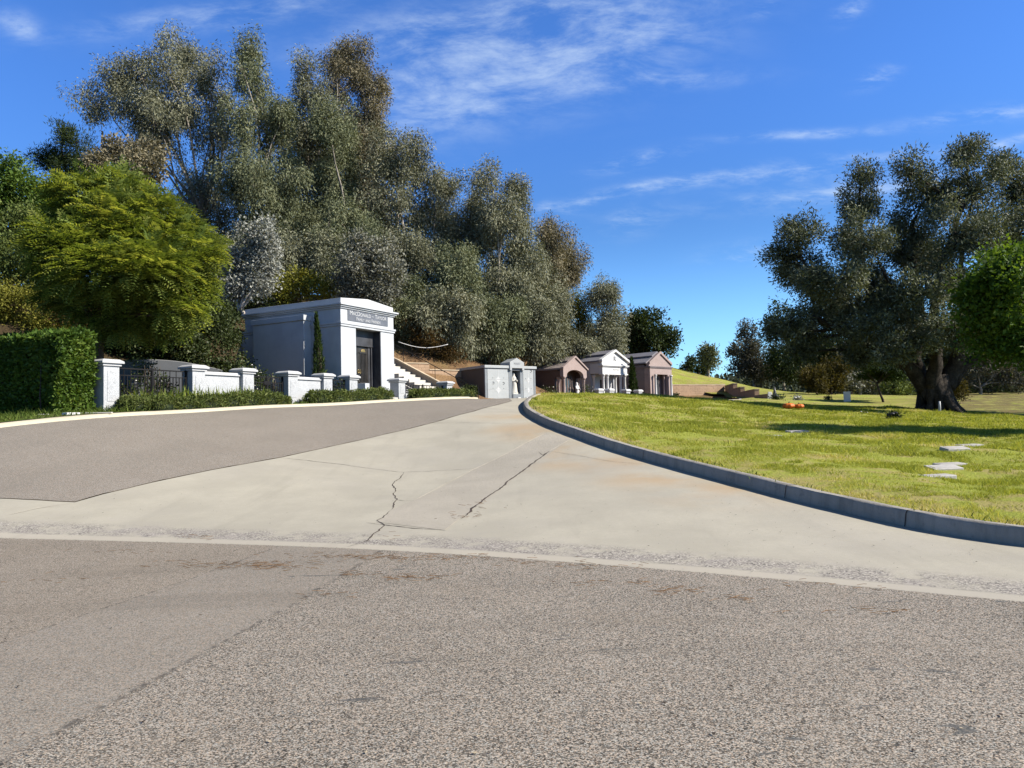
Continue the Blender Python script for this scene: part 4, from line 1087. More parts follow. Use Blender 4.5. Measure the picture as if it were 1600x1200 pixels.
euc('slim eucalyptus with a thin pale green tip between two taller crowns', 480, 62, [(478, 108, 20, 34), (484, 168, 36, 46), (476, 240, 46, 58), (490, 320, 58, 62), (480, 395, 58, 48), (512, 260, 32, 60), (502, 190, 30, 60), (458, 190, 24, 50)], 9500, 'euc', 35)
euc('tall eucalyptus with a brownish round top', 560, 66, [(548, 96, 40, 30), (562, 132, 40, 40), (565, 185, 36, 45), (560, 250, 42, 52), (566, 330, 52, 58), (588, 165, 20, 54), (532, 135, 22, 34), (590, 240, 30, 50), (525, 100, 18, 18)], 11500, 'eucbrown', 47)
euc('broad olive green eucalyptus in front of the brownish topped one', 530, 58, [(518, 190, 34, 42), (526, 215, 42, 50), (528, 290, 50, 58), (545, 370, 60, 58), (500, 350, 45, 50)], 10500, 'eucgreen', 59)
euc('feathery eucalyptus with white limbs showing behind the mausoleum roof', 640, 60, [(612, 236, 38, 38), (632, 275, 44, 44), (622, 340, 56, 56), (646, 405, 60, 58), (600, 300, 35, 40), (668, 390, 40, 60), (590, 375, 40, 52), (575, 420, 50, 40), (650, 235, 26, 28), (592, 255, 26, 40)], 10500, 'euc', 61, 'white')
euc('dense eucalyptus with a rounded shoulder above the bare dirt bank', 695, 62, [(688, 292, 34, 34), (702, 345, 46, 46), (690, 415, 56, 58), (684, 480, 58, 48), (732, 400, 34, 60), (660, 330, 30, 40)], 9500, 'euc', 73)
euc('two topped eucalyptus standing over the grey columbarium', 775, 60, [(760, 282, 28, 28), (806, 293, 22, 26), (778, 335, 42, 38), (765, 395, 50, 48), (782, 455, 54, 52), (805, 330, 22, 26), (812, 390, 32, 48), (742, 335, 26, 36), (825, 440, 36, 44)], 10500, 'euc', 85)
euc('brown leaved eucalyptus with open gaps above the brown mausoleum', 865, 66, [(866, 372, 36, 28), (892, 402, 28, 32), (858, 428, 34, 36), (885, 430, 24, 18), (848, 480, 44, 42)], 7000, 'eucbrown', 97, 'brown')
euc('grey green eucalyptus nearest the open sky above the white temple', 945, 72, [(946, 464, 30, 28), (956, 505, 24, 36), (930, 530, 40, 32), (962, 540, 18, 22)], 5600, 'euc', 109)
euc('yellow green tree squeezed behind the white temple roof', 905, 74, [(896, 492, 24, 32), (908, 530, 30, 28), (880, 525, 24, 26)], 3600, 'yellow', 121, 'brown', 'leafy_tree')
tree('leafy_tree', 'dark green round tree behind the pink mausoleum roof', 'tree', ground_at(1012, 86), [(1003, 505, 30, 22), (1018, 528, 34, 24), (988, 528, 22, 26), (1042, 540, 16, 16), (1005, 545, 30, 14)], 86, 13000, .36, .16, LM['dark'], BK['brown'], 133, r0=.25, jit=1.5, clump=.4, per=16, subs=14)
# lower drooping saplings along the foot of the bank
for i, (px, Y, bl, lb, mt) in enumerate([
    (705, 54, [(700, 505, 50, 42), (690, 540, 42, 22), (735, 530, 35, 28)], 'low drooping eucalyptus sapling at left end of the bank foot', 'euc'),
    (765, 55, [(770, 510, 52, 44), (745, 545, 36, 18), (785, 545, 30, 16)], 'low drooping eucalyptus sapling right above the columbarium gable', 'eucgreen'),
    (830, 58, [(832, 515, 48, 42), (850, 548, 40, 18)], 'low drooping eucalyptus sapling between columbarium and brown roof', 'euc'),
    (885, 66, [(880, 545, 40, 22), (912, 552, 30, 16), (860, 520, 30, 28)], 'low drooping eucalyptus sapling behind the brown mausoleum roof', 'euc'),
    (650, 53, [(648, 470, 44, 40), (665, 510, 36, 22), (630, 500, 22, 24)], 'dense low eucalyptus sapling just right of the mausoleum cornice', 'eucgreen'),
    (455, 54, [(440, 420, 52, 45), (510, 410, 40, 42), (330, 430, 45, 50)], 'low eucalyptus mass behind the white mausoleum roof', 'euc'),
    (545, 55, [(545, 440, 55, 40), (600, 470, 40, 35)], 'shaded eucalyptus sapling hidden behind the silver bush', 'eucgreen'),
    (720, 57, [(720, 430, 46, 46), (735, 470, 40, 36)], 'mid height eucalyptus sapling filling the gap above the bank', 'eucgreen'),
    (820, 62, [(820, 440, 42, 46), (838, 470, 34, 34), (868, 470, 30, 34)], 'mid height eucalyptus sapling below the brown leaved crown', 'euc')]):
    euc(lb, px, Y, bl, 6500 if i < 6 else 5200, mt, 200 + 7 * i, 'brown', 'eucalyptus_sapling', r0=.1)
# silver trees beside the mausoleum
sv = tree('silver_tree', 'silver leaved tree with twisted white trunk left of the mausoleum', 'tree', ground_at(366, 40), [(398, 370, 32, 36), (385, 420, 38, 34), (412, 405, 26, 38), (372, 452, 22, 18), (402, 448, 24, 18)], 41, 15000, .15, .09, LM['silver'], BK['white'], 301, r0=.13, jit=.8, trunk_to=at(374, 478, 40.5), clump=.22, per=16, subs=16, bend=.12)
tree('silver_bush', 'round silver grey bush right behind the mausoleum roof', 'bush', ground_at(575, 47), [(574, 408, 42, 42), (558, 440, 40, 34), (602, 440, 26, 32), (580, 460, 44, 24)], 47, 17000, .18, .09, LM['silverdark'], BK['brown'], 313, r0=.12, jit=.8, clump=.28, per=16, subs=14)
tree('leafy_bush', 'yellow green bush peeking over the mausoleum roof', 'bush', ground_at(470, 48), [(462, 440, 32, 18), (495, 452, 26, 16), (440, 455, 26, 16)], 48, 4200, .22, .10, LM['yellow'], BK['brown'], 325, r0=.1, jit=.8, clump=.25, per=16)

# left edge
tree('conifer', 'dark conifer with stiff upright tips at the far left skyline', 'tree', ground_at(110, 52), [(98, 212, 16, 22), (120, 222, 22, 24), (90, 245, 34, 18), (130, 255, 34, 24), (66, 246, 22, 12), (100, 275, 50, 26)], 52, 15000, .26, .045, LM['dark'], BK['dark'], 401, r0=.25, jit=1, clump=.24, per=20, subs=12, subr=(.2, .34), droop=-.5)
tree('leafy_tree', 'brownish green tree between the conifer and the leaning eucalyptus', 'tree', ground_at(195, 50), [(190, 238, 34, 18), (230, 246, 30, 20), (160, 262, 32, 24), (215, 275, 48, 28)], 50, 13000, .22, .11, LM['eucbrown'], BK['brown'], 413, r0=.2, jit=1, clump=.3, per=18)
tree('leafy_tree', 'dark green tree filling the upper left edge of the photo', 'tree', ground_at(20, 41), [(12, 300, 52, 44), (62, 310, 40, 38), (-40, 290, 50, 50), (30, 360, 55, 45), (90, 330, 30, 40)], 41, 26000, .19, .08, LM['hedge'], BK['dark'], 425, r0=.22, jit=1, clump=.3, per=18)
tree('shrub', 'shaded dull green shrub left of the feathery tree', 'shrub', ground_at(30, 37), [(25, 350, 50, 26), (20, 410, 60, 40), (80, 400, 45, 45), (-40, 420, 50, 50)], 37, 24000, .15, .07, LM['mound'], BK['dark'], 437, r0=.12, jit=1, clump=.28, per=18)
tree('ground_shrub', 'yellowish shrub spreading over the slope behind the hedge', 'shrub', ground_at(30, 33), [(30, 480, 62, 34), (100, 500, 45, 24), (-30, 470, 60, 40), (120, 470, 30, 20), (60, 520, 60, 18)], 33, 24000, .11, .055, LM['yellow'], BK['brown'], 449, r0=.05, jit=.6, clump=.22, per=18)
tree('ground_shrub', 'russet shrub patch on the slope under the feathery tree', 'shrub', ground_at(115, 32), [(112, 492, 28, 14), (140, 505, 22, 12)], 31.6, 2600, .11, .055, LM['rusty'], BK['brown'], 450, r0=.04, jit=.3, clump=.18, per=18)
for i, (px, Y, bl, lb) in enumerate([
    (190, 33, [(185, 520, 44, 30), (215, 545, 40, 20), (160, 545, 30, 20), (165, 585, 34, 24)], 'glossy dark ivy shrub behind the left end of the monument'),
    (265, 34, [(262, 515, 48, 34), (290, 545, 40, 22), (240, 480, 40, 25), (270, 575, 40, 20)], 'glossy dark ivy shrub behind the right end of the monument'),
    (325, 37, [(330, 490, 34, 40), (312, 535, 32, 26), (350, 530, 30, 34), (300, 470, 30, 30), (355, 575, 30, 24), (310, 580, 34, 24)], 'glossy dark shrub in the shadow left of the twisted trunk'),
    (400, 47, [(350, 470, 40, 40), (410, 470, 40, 26), (330, 440, 35, 40)], 'dark shrub behind the twisted white trunk')]):
    tree('ivy_shrub', lb, 'shrub', ground_at(px, Y), bl, Y, 15000, .11, .08, LM['ivy'], BK['dark'], 460 + 9 * i, r0=.07, jit=.5, clump=.22, per=16, subs=12)
tree('shrub', 'dry brown shrub at the foot of the bank beside the mausoleum', 'shrub', ground_at(645, 50), [(640, 512, 24, 16), (668, 532, 30, 12), (700, 552, 26, 10)], 51, 4200, .2, .05, LM['rusty'], BK['brown'], 520, r0=.06, jit=.8, clump=.3, per=18)

# feathery tree in the left foreground: fronds made of small leaflets
def feathery_tree():
    Y = 27.0; base = ground_at(154, Y)
    root = empty('feathery_tree', 'bright yellow green feathery leaved tree behind the hedge and pillar', 'tree', base)
    px = [(120, 305, 44, 36), (185, 298, 46, 34), (243, 335, 46, 36), (120, 370, 62, 50), (212, 385, 74, 54), (300, 390, 44, 46), (160, 440, 78, 46), (262, 450, 58, 46), (85, 420, 36, 48), (308, 455, 30, 30), (215, 490, 66, 34), (60, 380, 24, 34), (330, 400, 20, 26), (280, 495, 34, 26), (150, 490, 44, 22), (180, 345, 60, 44), (230, 430, 70, 50), (110, 400, 50, 50), (180, 520, 40, 20), (250, 520, 40, 22), (100, 470, 50, 24)]
    px = [(208 + (a - 208) * .91, 408 + (b - 408) * .91, c * .93, d_ * .93) for a, b, c, d_ in px]
    bl = wblobs(base, px, Y, 1.0, 1.3, 5)
    r = np.random.RandomState(77)
    bc = np.array([b[0] for b in bl]); br = np.array([b[1:4] for b in bl]); wg = br.prod(1) ** (2 / 3)
    nf = 11500
    i = r.choice(len(bl), nf, p=wg / wg.sum())
    d = unit(r.randn(nf, 3)); d[:, 2] = d[:, 2] * .85 + .12
    # fronds stand in layers so that light and dark tiers show
    p = bc[i] + d * r.uniform(.25, 1.0, (nf, 1)) ** .5 * br[i]
    p0z = p[:, 2].copy(); p[:, 2] = np.round((p[:, 2] + .3 * np.sin(p[:, 0] * 1.7) + .25 * np.sin(p[:, 1] * 2.1)) / .42) * .42 - .3 * np.sin(p[:, 0] * 1.7) - .25 * np.sin(p[:, 1] * 2.1) + r.randn(nf) * .06
    p[:, 2] = p[:, 2] * .3 + p0z * .7
    rel = (p - bc[i]) / br[i]; out = unit((p - bc.mean(0)) * np.array([.45, .45, .2]) + rel * np.array([.9, .9, .75]) + r.randn(nf, 3) * .75 * np.array([1, 1, .6]) + np.array([0, 0, .15]))
    FL = r.uniform(.45, .8, nf); side = unit(np.cross(out, np.array([0, 0, 1.0]) + r.randn(nf, 3) * .25)); up = np.cross(side, out)
    K = 8; V = []; rn = []; fr = r.uniform(0, 1, nf)
    for k in range(K):
        s_ = (k + .6) / K
        pos = p + out * (FL * s_)[:, None] + up * ((.10 * math.sin(s_ * 2.6) - .26 * s_ * s_) * FL * 1.6)[:, None]
        ll = FL * .34 * math.sin(pi * (.12 + .8 * s_)) * r.uniform(.85, 1.15, nf)
        for sg in (-1, 1):
            ax = unit(side * sg + out * .55 + up * r.uniform(-.35, .05, (nf, 1)))
            tip = pos + ax * ll[:, None]; ww = out * (FL * .05)[:, None]
            V.append(np.stack([pos, pos + ax * (ll * .5)[:, None] + ww, tip, pos + ax * (ll * .5)[:, None] - ww], 1)); rn.append(np.clip(fr * .75 + r.uniform(0, .25, nf), 0, 1))
    V = np.concatenate(V).reshape(-1, 3); rn = np.repeat(np.concatenate(rn), 4)
    link_mesh('crown', np_mesh('crown', V, np.arange(len(V)).reshape(-1, 4), rn), LM['jac'], root)
    mb = MB(); rs = np.random.RandomState(3)
    fork = at(156, 505, Y) - base
    limb(mb, (0, 0, -.3), fork, .17, .13, .02, rs, 9, 6)
    for b in bl: limb(mb, fork * .97, b[0], .08, .02, .1, rs, 6, 6)
    mb.build('trunk', BK['brown'], root, True)
feathery_tree()

# clipped hedge
def hedge():
    y0 = Vector((-13.0, 24.05)); dirn = FD; back = Vector((-dirn.y, dirn.x))
    p0 = y0 - dirn * .1; zt = h1(*p0)
    o = empty('hedge', 'tall clipped dark green box hedge at the left beside the first pillar', 'hedge', (p0.x, p0.y, zt), 0)
    r = np.random.RandomState(8); L, Dp, H = 1.2, 6.6, 2.5
    n = 46000
    u = r.uniform(0, 1, n); face = r.choice(4, n, p=[.20, .12, .28, .40])
    a = -dirn; b_ = back
    s_ = r.uniform(-.05, L, n); t_ = r.uniform(0, Dp, n); z_ = r.uniform(-.15, H, n)
    dep = np.abs(r.normal(0, .14, n))
    s_ = np.where(face == 1, dep * 1.3, s_); s_ = np.where(face == 3, L - dep, s_); t_ = np.where(face == 0, dep, t_); z_ = np.where(face == 2, H - dep, z_)
    bulge = .12 * np.sin(s_ * 2.1 + z_ * 1.3) + .08 * np.sin(s_ * 5 + z_ * 3.1 + t_ * 4)
    t_ = np.where(face == 0, t_ + bulge, t_); s_ = np.where(face == 1, s_ + .12 * np.sin(t_ * 4 + z_ * 3.3), s_); z_ = np.where(face == 2, z_ + .10 * np.sin(s_ * 4.2) + .06 * np.sin(t_ * 7), z_)
    gx = np.array([a.x, a.y, 0]); gy = np.array([b_.x, b_.y, 0])
    p = s_[:, None] * gx + t_[:, None] * gy; P2 = p[:, :2] + np.array(p0)
    p[:, 2] = z_ + (hh(P2[:, 0], P2[:, 1]) - zt) * .5
    nrm = np.where((face == 0)[:, None], -gy, np.where((face == 1)[:, None], -gx, np.where((face == 3)[:, None], gx, np.array([0, 0, 1.0]))))
    ax = unit(r.randn(n, 3) + nrm * .5 + np.array([0, 0, .35])); wv = unit(np.cross(ax, r.randn(n, 3)))
    l = .115 * r.lognormal(0, .25, (n, 1)); w_ = l * .52
    v = np.stack([p, p + ax * l * .5 + wv * w_ / 2, p + ax * l, p + ax * l * .5 - wv * w_ / 2], 1).reshape(-1, 3)
    link_mesh('foliage', np_mesh('foliage', v, np.arange(n * 4).reshape(-1, 4), np.repeat(np.clip(r.uniform(0, 1, n) * .7 + .25 * np.sin(s_ * 3) * np.sin(z_ * 4) + .15, 0, 1), 4)), LM['hedge'], o)
    mb = MB()
    for k in range(70):
        q = a * r.uniform(.3, L) + b_ * r.uniform(.35, Dp - .3); x0, y_ = q.x, q.y; top = Vector((x0 + r.uniform(-.3, .3), y_ + r.uniform(-.3, .3), r.uniform(1.2, H - .3)))
        limb(mb, (x0, y_, -.4), top, .03, .01, .08, r, 4, 4)
    # thick inner branch mass
    mb.build('branches', BK['dark'], o, True)
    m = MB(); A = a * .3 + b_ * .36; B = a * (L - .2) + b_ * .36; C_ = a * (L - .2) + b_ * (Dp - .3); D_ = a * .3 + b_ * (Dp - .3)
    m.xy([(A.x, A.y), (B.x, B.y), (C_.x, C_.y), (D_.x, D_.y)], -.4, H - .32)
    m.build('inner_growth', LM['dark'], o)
hedge()

def mound(name, label, cat, px, Y, rx, ry, hgt, n, mat, seed, L=.06, Wd=.03, group=None, off=(0, 0), ang=0.0, up=.3):
    b = ground_at(px, Y); b = Vector((b.x + off[0], b.y + off[1], h1(b.x + off[0], b.y + off[1]) + .08))
    o = empty(name, label, cat, b, ang, group)
    r = np.random.RandomState(seed)
    d = unit(r.randn(n, 3)); d[:, 2] = np.abs(d[:, 2]) ** .8
    rr = 1 - np.abs(r.normal(0, .12, (n, 1)))
    lump = 1 + .14 * np.sin(d[:, :1] * 7 + seed) * np.sin(d[:, 1:2] * 6 + seed * .7)
    sq = np.sign(d) * np.abs(d) ** .75
    p = sq * rr * lump * np.array([rx, ry, hgt])
    ax = unit(r.randn(n, 3) + d * .8 + np.array([0, 0, up])); wv = unit(np.cross(ax, r.randn(n, 3)))
    l = L * r.lognormal(0, .3, (n, 1)); w_ = l * Wd / L
    v = np.stack([p, p + ax * l * .5 + wv * w_ / 2, p + ax * l, p + ax * l * .5 - wv * w_ / 2], 1).reshape(-1, 3)
    link_mesh('foliage', np_mesh('foliage', v, np.arange(n * 4).reshape(-1, 4), np.repeat(np.clip(r.uniform(0, 1, n), 0, 1), 4)), LM[mat], o)
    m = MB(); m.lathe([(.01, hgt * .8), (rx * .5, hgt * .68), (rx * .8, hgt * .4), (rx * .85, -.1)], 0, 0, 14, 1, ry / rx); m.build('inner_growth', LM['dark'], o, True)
    return o
fo = Vector((FD.y, -FD.x))     # from the fence towards the road
def along(px, d):
    p = fpt(px) + fo * d; return p
def strip(px, d): 
    p = along(px, d); return p
mounds = [(188, .75, .62, .42, .55, 'dark low juniper mound at the foot of the first pillar'), (222, .95, .75, .42, .50, 'low juniper mound in front of the lilies, second from the first pillar'),
          (258, .95, .70, .42, .46, 'low juniper mound in the middle of the bed edge'), (292, .95, .72, .42, .52, 'low juniper mound below the second pillar'),
          (328, .95, .75, .42, .55, 'low juniper mound in front of the long low wall, left half'), (358, .95, .72, .42, .62, 'low juniper mound in front of the long low wall, right half'),
          (388, .95, .72, .42, .62, 'low juniper mound left of the iron gate'), (405, 1.0, .5, .38, .40, 'small juniper mound closest to the iron gate')]
for i, (px, d, rx, ry, hg, lb) in enumerate(mounds):
    hg *= .84
    p = along(px, d); Yv = p.y
    o = mound('juniper_mound', lb, 'shrub', px, Yv, rx, ry, hg, 3200, 'mound', 600 + i, .085, .022, 'low juniper mounds in the roadside bed', ang=FA)
    o.location = (p.x, p.y, h1(p.x, p.y) + .08)
for i, (px, d, rx, hg, lb) in enumerate([(474, .85, .75, .55, 'clipped low box shrub at left end of the short hedge'), (500, .85, .85, .52, 'clipped low box shrub in front of the low wall by the gate'),
                                         (527, .85, .85, .52, 'clipped low box shrub below the cypress'), (552, .8, .85, .55, 'clipped low box shrub left of the mausoleum steps'),
                                         (575, .7, .75, .60, 'taller clipped box shrub touching the mausoleum steps'),
                                         (643, .55, .95, .42, 'clipped low box shrub right of the mausoleum steps'), (668, .55, 1.0, .40, 'clipped low box shrub under the right fence panel'), (694, .5, .9, .38, 'clipped low box shrub at the last pillar'), (716, .35, .9, .36, 'small clipped shrub at the foot of the stairway')]):
    p = along(px, d)
    o = mound('box_shrub', lb, 'shrub', px, p.y, rx, .38, hg, 2800, 'mound', 640 + i, .075, .03, 'clipped low box shrubs along the kerb', ang=FA)
    o.location = (p.x, p.y, h1(p.x, p.y) + .08)
p = along(738, -.9)
o = mound('shrub', 'small loose shrub between the stairway and the columbarium', 'shrub', 735, p.y, .5, .45, .62, 1300, 'ivy', 668, .13, .05); q = at(733, 615, 45.6); o.location = (q.x, q.y, h1(q.x, q.y))

# strap leaved lilies
def lily(px, d, i, lb, H=.75):
    p = along(px, d); b = Vector((p.x, p.y, h1(p.x, p.y) + .1))
    o = empty('lily_clump', lb, 'plant', b, 0, 'strap leaved lily clumps in the roadside bed'); r = np.random.RandomState(700 + i); vs, fs, rn = [], [], []
    for k in range(85):
        a = r.uniform(0, 2 * pi); ln = H * r.uniform(.7, 1.3); lean = r.uniform(.15, .95); w_ = r.uniform(.014, .026); x0 = r.normal(0, .16, 2); c = r.uniform()
        dx, dy = math.cos(a), math.sin(a); b0 = len(vs)
        for s_ in np.linspace(0, 1, 6):
            hx = lean * ln * s_ ** 1.5 * .75; hz = ln * (s_ - .45 * lean * s_ ** 2.6); ww = w_ * (1 - s_ ** 3) + .001
            for sg in (-1, 1): vs.append((x0[0] + dx * hx - dy * ww * sg, x0[1] + dy * hx + dx * ww * sg, hz)); rn.append(c)
        fs += [(b0 + 2 * j, b0 + 2 * j + 1, b0 + 2 * j + 3, b0 + 2 * j + 2) for j in range(5)]
    link_mesh('leaves', np_mesh('leaves', np.array(vs), np.array(fs), np.array(rn)), LM['lily'], o)
for i, (px, d, lb) in enumerate([(205, .45, 'lily clump right beside the first pillar'), (236, .5, 'lily clump in front of the railing, left of middle'), (262, .55, 'bright lily clump in front of the middle railing post'),
                                 (285, .55, 'lily clump in front of the right half of the railing'), (312, .6, 'lily clump below the second pillar'), (342, .6, 'lily clump at middle of the longest low wall'), (368, .6, 'lily clump near the third pillar')]):
    lily(px, d + .12, i, lb, .72)

# rose bushes with white flowers
def rose(pos, H, label, n, seed, fl=14):
    o = empty('rose_bush', label, 'bush', pos); r = np.random.RandomState(seed)
    bl = [((r.normal(0, .25), r.normal(0, .25), H * z), .38, .38, H * .22) for z in (.45, .65, .82)]
    v, f, rn, sc = leaf_cloud(bl, n, .09, .055, seed, clump=.13, per=12, subs=8)
    link_mesh('foliage', np_mesh('foliage', v, f, rn), LM['ivy'], o)
    mb = MB()
    for k in range(7): limb(mb, (r.normal(0, .08), r.normal(0, .08), -.2), (r.normal(0, .3), r.normal(0, .3), H * r.uniform(.7, 1.0)), .018, .006, .1, r, 5, 4)
    mb.build('stems', BK['brown'], o, True)
    for k in range(fl):
        c = Vector(bl[k % 3][0]) + Vector(unit(r.randn(1, 3))[0]) * .40; c.z = min(c.z + .1, H * 1.05); m = MB()
        s_ = r.uniform(.05, .085)
        for j in range(6):
            a = j * pi / 3; m.add([(0, 0, 0), (math.cos(a - .6) * s_, math.sin(a - .6) * s_, s_ * .5), (math.cos(a) * s_ * 1.15, math.sin(a) * s_ * 1.15, s_ * .35), (math.cos(a + .6) * s_, math.sin(a + .6) * s_, s_ * .5)], [(0, 1, 2, 3)])
        m.lathe([(.01, s_ * .1), (s_ * .5, s_ * .35), (s_ * .35, s_ * .8), (.005, s_ * .85)], 0, 0, 7)
        fo_ = m.build('flower', LM['flower'], o, True); fo_.location = c
p = fpt(405) - fo * 1.3; rose((p.x, p.y, h1(*p)), 1.55, 'white rose bush behind the left leaf of the iron gate', 900, 801)
p = fpt(432) - fo * 1.6; rose((p.x, p.y, h1(*p)), 1.4, 'white rose bush behind the right leaf of the iron gate', 800, 802)
p = fpt(460) - fo * 1.4; rose((p.x, p.y, h1(*p)), 1.4, 'small rose bush behind the low wall by the gate', 500, 803, 5)
p = fpt(245) - fo * .6; rose((p.x, p.y, h1(*p)), 1.85, 'tall thin climbing bush between railing and dark monument', 700, 804, 1)
p = fpt(210) - fo * .8; rose((p.x, p.y, h1(*p)), 1.1, 'low bush behind the railing next to the first pillar', 700, 805, 1)
p = fpt(275) - fo * .8; rose((p.x, p.y, h1(*p)), 1.1, 'low bush behind the right end of the long railing', 700, 806, 1)
p = fpt(527) - fo * .4; rose((p.x, p.y, h1(*p)), 1.1, 'dry thin bush behind the short railing', 420, 807, 3)
q = at(863, 612, 54); rose((q.x, q.y, 2.9), 1.15, 'white rose bush left of the brown arched porch', 500, 808, 8)
q = at(920, 612, 57); rose((q.x, q.y, 2.9), 1.25, 'white rose bush between the brown porch and the temple', 400, 809, 8)

# narrow cypresses
def cypress(pos, H, R, label, n, seed, L=.1):
    o = empty('cypress', label, 'tree', pos, 0, 'narrow clipped cypresses'); r = np.random.RandomState(seed)
    z = r.uniform(0.02, 1, n) ** .85; a = r.uniform(0, 2 * pi, n)
    rad = R * np.minimum(1, (1 - z) * 1.35 + .04) * np.minimum(1, .7 + z * 2.5) * (1 - np.abs(r.normal(0, .16, n))) * (1 + .16 * np.sin(a * 3 + z * 19) + .1 * np.sin(z * 43))
    lean = .05 * H * z ** 2
    p = np.stack([rad * np.cos(a) - lean * .5, rad * np.sin(a), z * H], 1)
    ax = unit(np.stack([np.cos(a) * .35, np.sin(a) * .35, np.full(n, 1.0)], 1) + r.randn(n, 3) * .25); wv = unit(np.cross(ax, r.randn(n, 3)))
    l = L * r.lognormal(0, .3, (n, 1)); w_ = l * .28
    v = np.stack([p, p + ax * l * .5 + wv * w_ / 2, p + ax * l, p + ax * l * .5 - wv * w_ / 2], 1).reshape(-1, 3)
    link_mesh('crown', np_mesh('crown', v, np.arange(n * 4).reshape(-1, 4), np.repeat(r.uniform(0, 1, n), 4)), LM['cyp'], o)
    MB().tube([(0, 0, -.3), (0, 0, H * .5), (-.02 * H, 0, H * .9)], [R * .45, R * .4, .01], 8).build('trunk', BK['dark'], o, True)
q = at(499, 590, 35.9); cypress((q.x, q.y, h1(q.x, q.y)), 4.35, .30, 'narrow leaning cypress against the white mausoleum side wall', 5200, 821)
q = at(990, 612, 62.5); cypress((q.x, q.y, 2.8), 3.75, .36, 'dark narrow cypress between the temple and the pink mausoleum', 4200, 823, .16)

